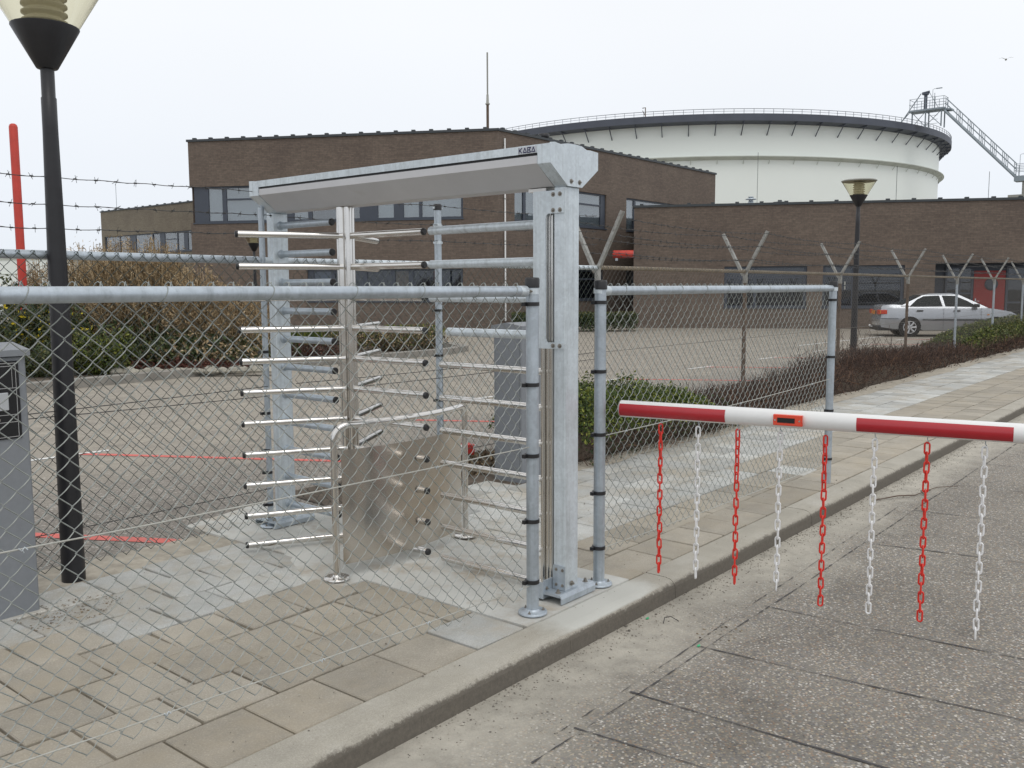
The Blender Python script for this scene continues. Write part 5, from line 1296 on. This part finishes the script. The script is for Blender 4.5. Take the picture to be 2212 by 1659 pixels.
blob('shrub', 'dark green evergreen shrub at the far left edge behind the grey reader cabinet', 'shrub', 20, 18.5, .9, .7, 1.55, 5200, .10, ['leaf_dark', 'leaf_mid'], seed=3)
blob('shrub', 'dark green shrub dotted with yellow blossom beside the black lamp post', 'shrub', 95, 17.8, .85, .6, 1.25, 5200, .09, ['leaf_dark', 'leaf_mid', 'leaf_yellow'], seed=4)
blob('shrub', 'low mossy green shrub just right of the black lamp post', 'shrub', 215, 17.0, .72, .5, .78, 5000, .07, ['leaf_mid', 'leaf_green'], seed=5)
blob('shrub', 'low dark shrub behind the planter kerb left of the black lamp post', 'shrub', 88, 16.6, .7, .45, .62, 3200, .07, ['leaf_dark', 'leaf_mid'], seed=6)
blob('shrub', 'dark olive shrub under the dry grasses in the middle of the planting', 'shrub', 400, 17.9, 1.5, .5, .60, 4200, .09, ['leaf_dark', 'leaf_tan'], seed=7)
blob('shrub', 'dark low shrub under the tallest tan grass', 'shrub', 300, 17.8, 1.1, .5, .62, 3400, .09, ['leaf_dark', 'leaf_mid'], seed=17)
blob('shrub', 'olive brown shrub at the left foot of the small distant lamp', 'shrub', 510, 18.2, .9, .5, .6, 3400, .08, ['leaf_mid', 'leaf_tan'], seed=18)
blob('ground_cover', 'red brown creeping ground cover along the stone edging, left patch', 'ground cover', 300, 17.2, .45, .3, .26, 2000, .05, ['leaf_redbrown'], seed=8)
blob('ground_cover', 'red brown creeping ground cover along the stone edging, middle patch', 'ground cover', 400, 17.2, .5, .3, .27, 2000, .05, ['leaf_redbrown'], seed=9)
blob('ground_cover', 'red brown creeping ground cover along the stone edging, right patch by the small lamp', 'ground cover', 480, 17.4, .5, .3, .25, 2000, .05, ['leaf_redbrown'], seed=10)
blob('low_hedge', 'low dark red-brown hedge seen between the far turnstile column and the rotor shaft', 'hedge', 665, 21.0, 1.25, .55, .40, 5200, .055, ['leaf_redbrown', 'leaf_brown'], seed=11)
blob('low_hedge', 'low olive-brown hedge seen right of the rotor shaft through the arms', 'hedge', 850, 23.3, 1.6, .6, .58, 6200, .06, ['leaf_tan', 'leaf_mid', 'leaf_brown'], seed=12)
x, y = yd(lat(790, 25.5), 25.5); SL = thing('strap_leaf_plants', 'row of bright green strap-leaved plants behind the low hedge', 'plants', (x, y, 0)); g = np.random.default_rng(77)
n = 1500; lx = g.uniform(-2.1, 2.1, n); ly = g.uniform(-.3, .3, n); bs = np.stack([x+.6361*lx+.7716*ly, y-.7716*lx+.6361*ly, np.zeros(n)], 1)
tp = bs+g.normal(size=(n, 3))*.10; tp[:, 2] = g.uniform(.3, .62, n); mdl = bs*.4+tp*.6; mdl[:, 2] = tp[:, 2]*.8
np_part('leaves', tubes_np(np.stack([bs, mdl, tp], 1), .011, 3), 'leaf_green', SL)
H4 = thing('hedge', 'square clipped dark green hedge against the brick building by the red drum', 'hedge', (*yd(2.4, 34.2), 0)); g = np.random.default_rng(88)
n = 9000; lx = g.uniform(.0, 4.7, n); ly = g.uniform(33.7, 34.9, n); z = g.uniform(0, 1, n)**.5*.66
P = np.stack([.6361*lx+.7716*ly, -.7716*lx+.6361*ly, z], 1); np_part('leaves', leaves(P, .085, .05, (0, 0, .3), 1, g), 'leaf_dark', H4)
P = P[(g.uniform(0, 1, n) < .3)]; P[:, 2] = g.uniform(.5, .72, len(P)); np_part('top_leaves', leaves(P, .085, .05, (0, 0, .3), 1, g), 'leaf_mid', H4)
# edging stones along the planter
for k in range(26):
    px = 250+k*13.5; d = 16.75+.012*k; x, y = yd(lat(px, d), d); g = random.Random(k)
    b = MB(); rr2 = g.uniform(.07, .14); vs = []
    ph = [g.uniform(.75, 1.2) for _ in range(8)]
    b.lathe([(rr2*.8, .0), (rr2, rr2*.3), (rr2*.75, rr2*.75), (rr2*.25, rr2*.95)], (0, 0, 0), 8, smooth=False); b.v = [(v[0]*ph[i % 8]*1.3, v[1]*ph[(i*3) % 8], v[2]*g.uniform(.85, 1.15)) for i, v in enumerate(b.v)]
    o = link('edging_stone', b.mesh('edging_stone', M['stone'])); o.location = (x, y, .05); o.rotation_euler = (0, 0, g.uniform(0, 3)); tag(o, 'rough pale field stone lying in the row of edging stones along the planter kerb', 'stone', 'rough stones edging the planting')

# ================================================================== LITTER AND SMALL THINGS
def pebbles(name, n, xr, yr, z, sz, mat, seed, label, cat, yb=1.0):
    g = np.random.default_rng(seed); x = g.uniform(*xr, n); y = yr[1]-(yr[1]-yr[0])*g.uniform(0, 1, n)**yb
    s = sz*g.uniform(.4, 1.6, n)*np.where(g.uniform(0, 1, n) < .05, 1.8, 1); c = np.stack([x, y, np.full(n, z)+s*.25], 1)
    a = g.uniform(0, 2*np.pi, n); e = g.uniform(.6, 1.3, (n, 3))
    ux = np.stack([np.cos(a), np.sin(a), 0*a], 1); uy = np.stack([-np.sin(a), np.cos(a), 0*a], 1); uz = np.array([[0, 0, 1.0]])
    V = np.stack([c+ux*(s*e[:, 0])[:, None], c+uy*(s*e[:, 1])[:, None], c-ux*(s*e[:, 1])[:, None], c-uy*(s*e[:, 0])[:, None], c+uz*(s*.6*e[:, 2])[:, None], c-uz*(s*.5)[:, None]], 1).reshape(-1, 3)
    o = np.arange(n)[:, None, None]*6; f = np.array([[0, 1, 4], [1, 2, 4], [2, 3, 4], [3, 0, 4], [1, 0, 5], [2, 1, 5], [3, 2, 5], [0, 3, 5]])
    ob = link(name, np_mesh(name, V, (f[None]+o).reshape(-1, 3), mat), kind='stuff'); ob['label'] = label; ob['category'] = cat; return ob
pebbles('gravel', 3000, (2.2, 14), (1.75, 2.40), RZL, .0034, 'pebble', 5, 'fine grit and small pebbles collected along the foot of the kerb', 'gravel', 1.8)
pebbles('grit', 1300, (1.2, 8), (2.45, 5.0), .002, .0028, 'pebble', 6, 'scattered grit and crumbs of soil on the pavement slabs', 'grit', 1)
pebbles('gutter_grit', 1300, (2.4, 11), (2.27, 2.41), RZL, .0042, 'pebble', 8, 'coarser grit and crumbs heaped in the gutter along the kerb foot', 'gravel', 1.2)
g = np.random.default_rng(15)
def litter(name, cx, cy, z, n, rad, mat, size, label, cat, hump=.0):
    r = rad*np.sqrt(g.uniform(0, 1, n)); a = g.uniform(0, 2*np.pi, n)
    P = np.stack([cx+r*np.cos(a)*1.5, cy+r*np.sin(a), z+.004+hump*(1-r/rad)*g.uniform(.2, 1, n)], 1)
    v, f = leaves(P, size*g.uniform(.5, 1.5, n), size*.5, None, 1, g); v[:, 2] = np.where(hump > 0, v[:, 2], z+.002+(v[:, 2]-z)*.25)
    o = link(name, np_mesh(name, v, f, mat), kind='stuff'); o['label'] = label; o['category'] = cat
litter('dead_leaves', 4.02, 1.98, RZL, 30, .10, 'drylit', .022, 'few curled dead leaves on the road near the kerb below the turnstile', 'leaves')
litter('leaf_heap', 6.15, 5.45, 0, 900, .42, 'drylit', .05, 'heap of dead leaves and soil beside the grey equipment cabinet', 'leaf heap', .12)
litter('dead_leaves', 1.95, 4.52, 0, 420, .20, 'drylit', .016, 'brown leaf crumbs and soil at the foot of the reader cabinet', 'leaves')
b = MB(); b.box(-.28, .28, -.06, .06, 0, .09, .01); o = thing('striped_block', 'short red and white striped block lying by the leaf heap behind the guard plate', 'block', (6.02, 5.75, .06), radians(160)); part('block', b, 'white_paint', o, local=True)
for x0 in (-.26, -.04, .16):
    b = MB(); b.box(x0, x0+.10, -.0625, .0625, -.001, .0925); part('red_stripe', b, 'red_paint', o, local=True)
TWG = [[(7.364, 2.303), (7.598, 2.19), (7.754, 2.101), (7.91, 2.068), (8.175, 2.046), (8.287, 1.905)], [(7.803, 2.039), (7.90, 2.10), (8.012, 2.052)]]
tw = thing('twig', 'long thin bare twig lying on the road beyond the kerb', 'twig', (7.8, 2.1, RZL))
for k, T_ in enumerate(TWG):
    b = MB(); m_ = len(T_); b.tube([(x, y, RZL+.010+.010*(i % 2)) for i, (x, y) in enumerate(T_)], [.006-.004*i/m_ for i in range(m_)], 6); part('branch', b, 'rust', tw)
b = MB(); b.tube([(3.955, 2.262, RZL+.004), (3.99, 2.275, RZL+.022), (4.03, 2.263, RZL+.018), (4.03, 2.215, RZL+.004)], .0022, 6)
o = thing('wire_piece', 'bent offcut of black wire lying in the gutter below the turnstile', 'wire', (3.99, 2.26, RZL)); part('wire', b, 'black', o)
for (x, y, lab) in ((3.96, 2.36, 'tiny green plastic scrap at the kerb foot nearest the bent wire'), (3.80, 1.98, 'tiny green plastic scrap among dead leaves on the road')):
    b = MB(); b.add([(x-.012, y, RZL+.004), (x+.003, y-.008, RZL+.007), (x+.014, y+.002, RZL+.010), (x, y+.009, RZL+.005)], [(0, 1, 2, 3)]); b.add([(x-.012, y, RZL+.003), (x+.003, y-.008, RZL+.003), (x+.014, y+.002, RZL+.003), (x, y+.009, RZL+.003)], [(3, 2, 1, 0)])
    o = link('plastic_scrap', b.mesh('plastic_scrap', simple('green plastic scrap', (.05, .45, .2), .4))); tag(o, lab, 'scrap')
# gull
BR = thing('seagull', 'small pale seagull flying high in the sky at upper right', 'bird', (66.49, 13.67, 16.07), radians(20))
b = MB(); b.tube([(-.20, 0, 0), (-.12, 0, .01), (0, 0, .02), (.12, 0, .01), (.18, 0, .02), (.22, 0, .015)], [.01, .045, .06, .045, .035, .008], 8); part('body', b, 'lid', BR, local=True)
for s in (-1, 1):
    b = MB(); P = [(.07, s*.03, .03), (.09, s*.22, .15), (.0, s*.42, .10), (-.03, s*.22, .13), (-.08, s*.04, .02)]
    b.add(P+[(x, y, z+.008) for x, y, z in P], [(0, 1, 2, 3, 4), (9, 8, 7, 6, 5)]+[(i, (i+1) % 5, 5+(i+1) % 5, 5+i) for i in range(5)]); part('wing', b, 'lid', BR, local=True)
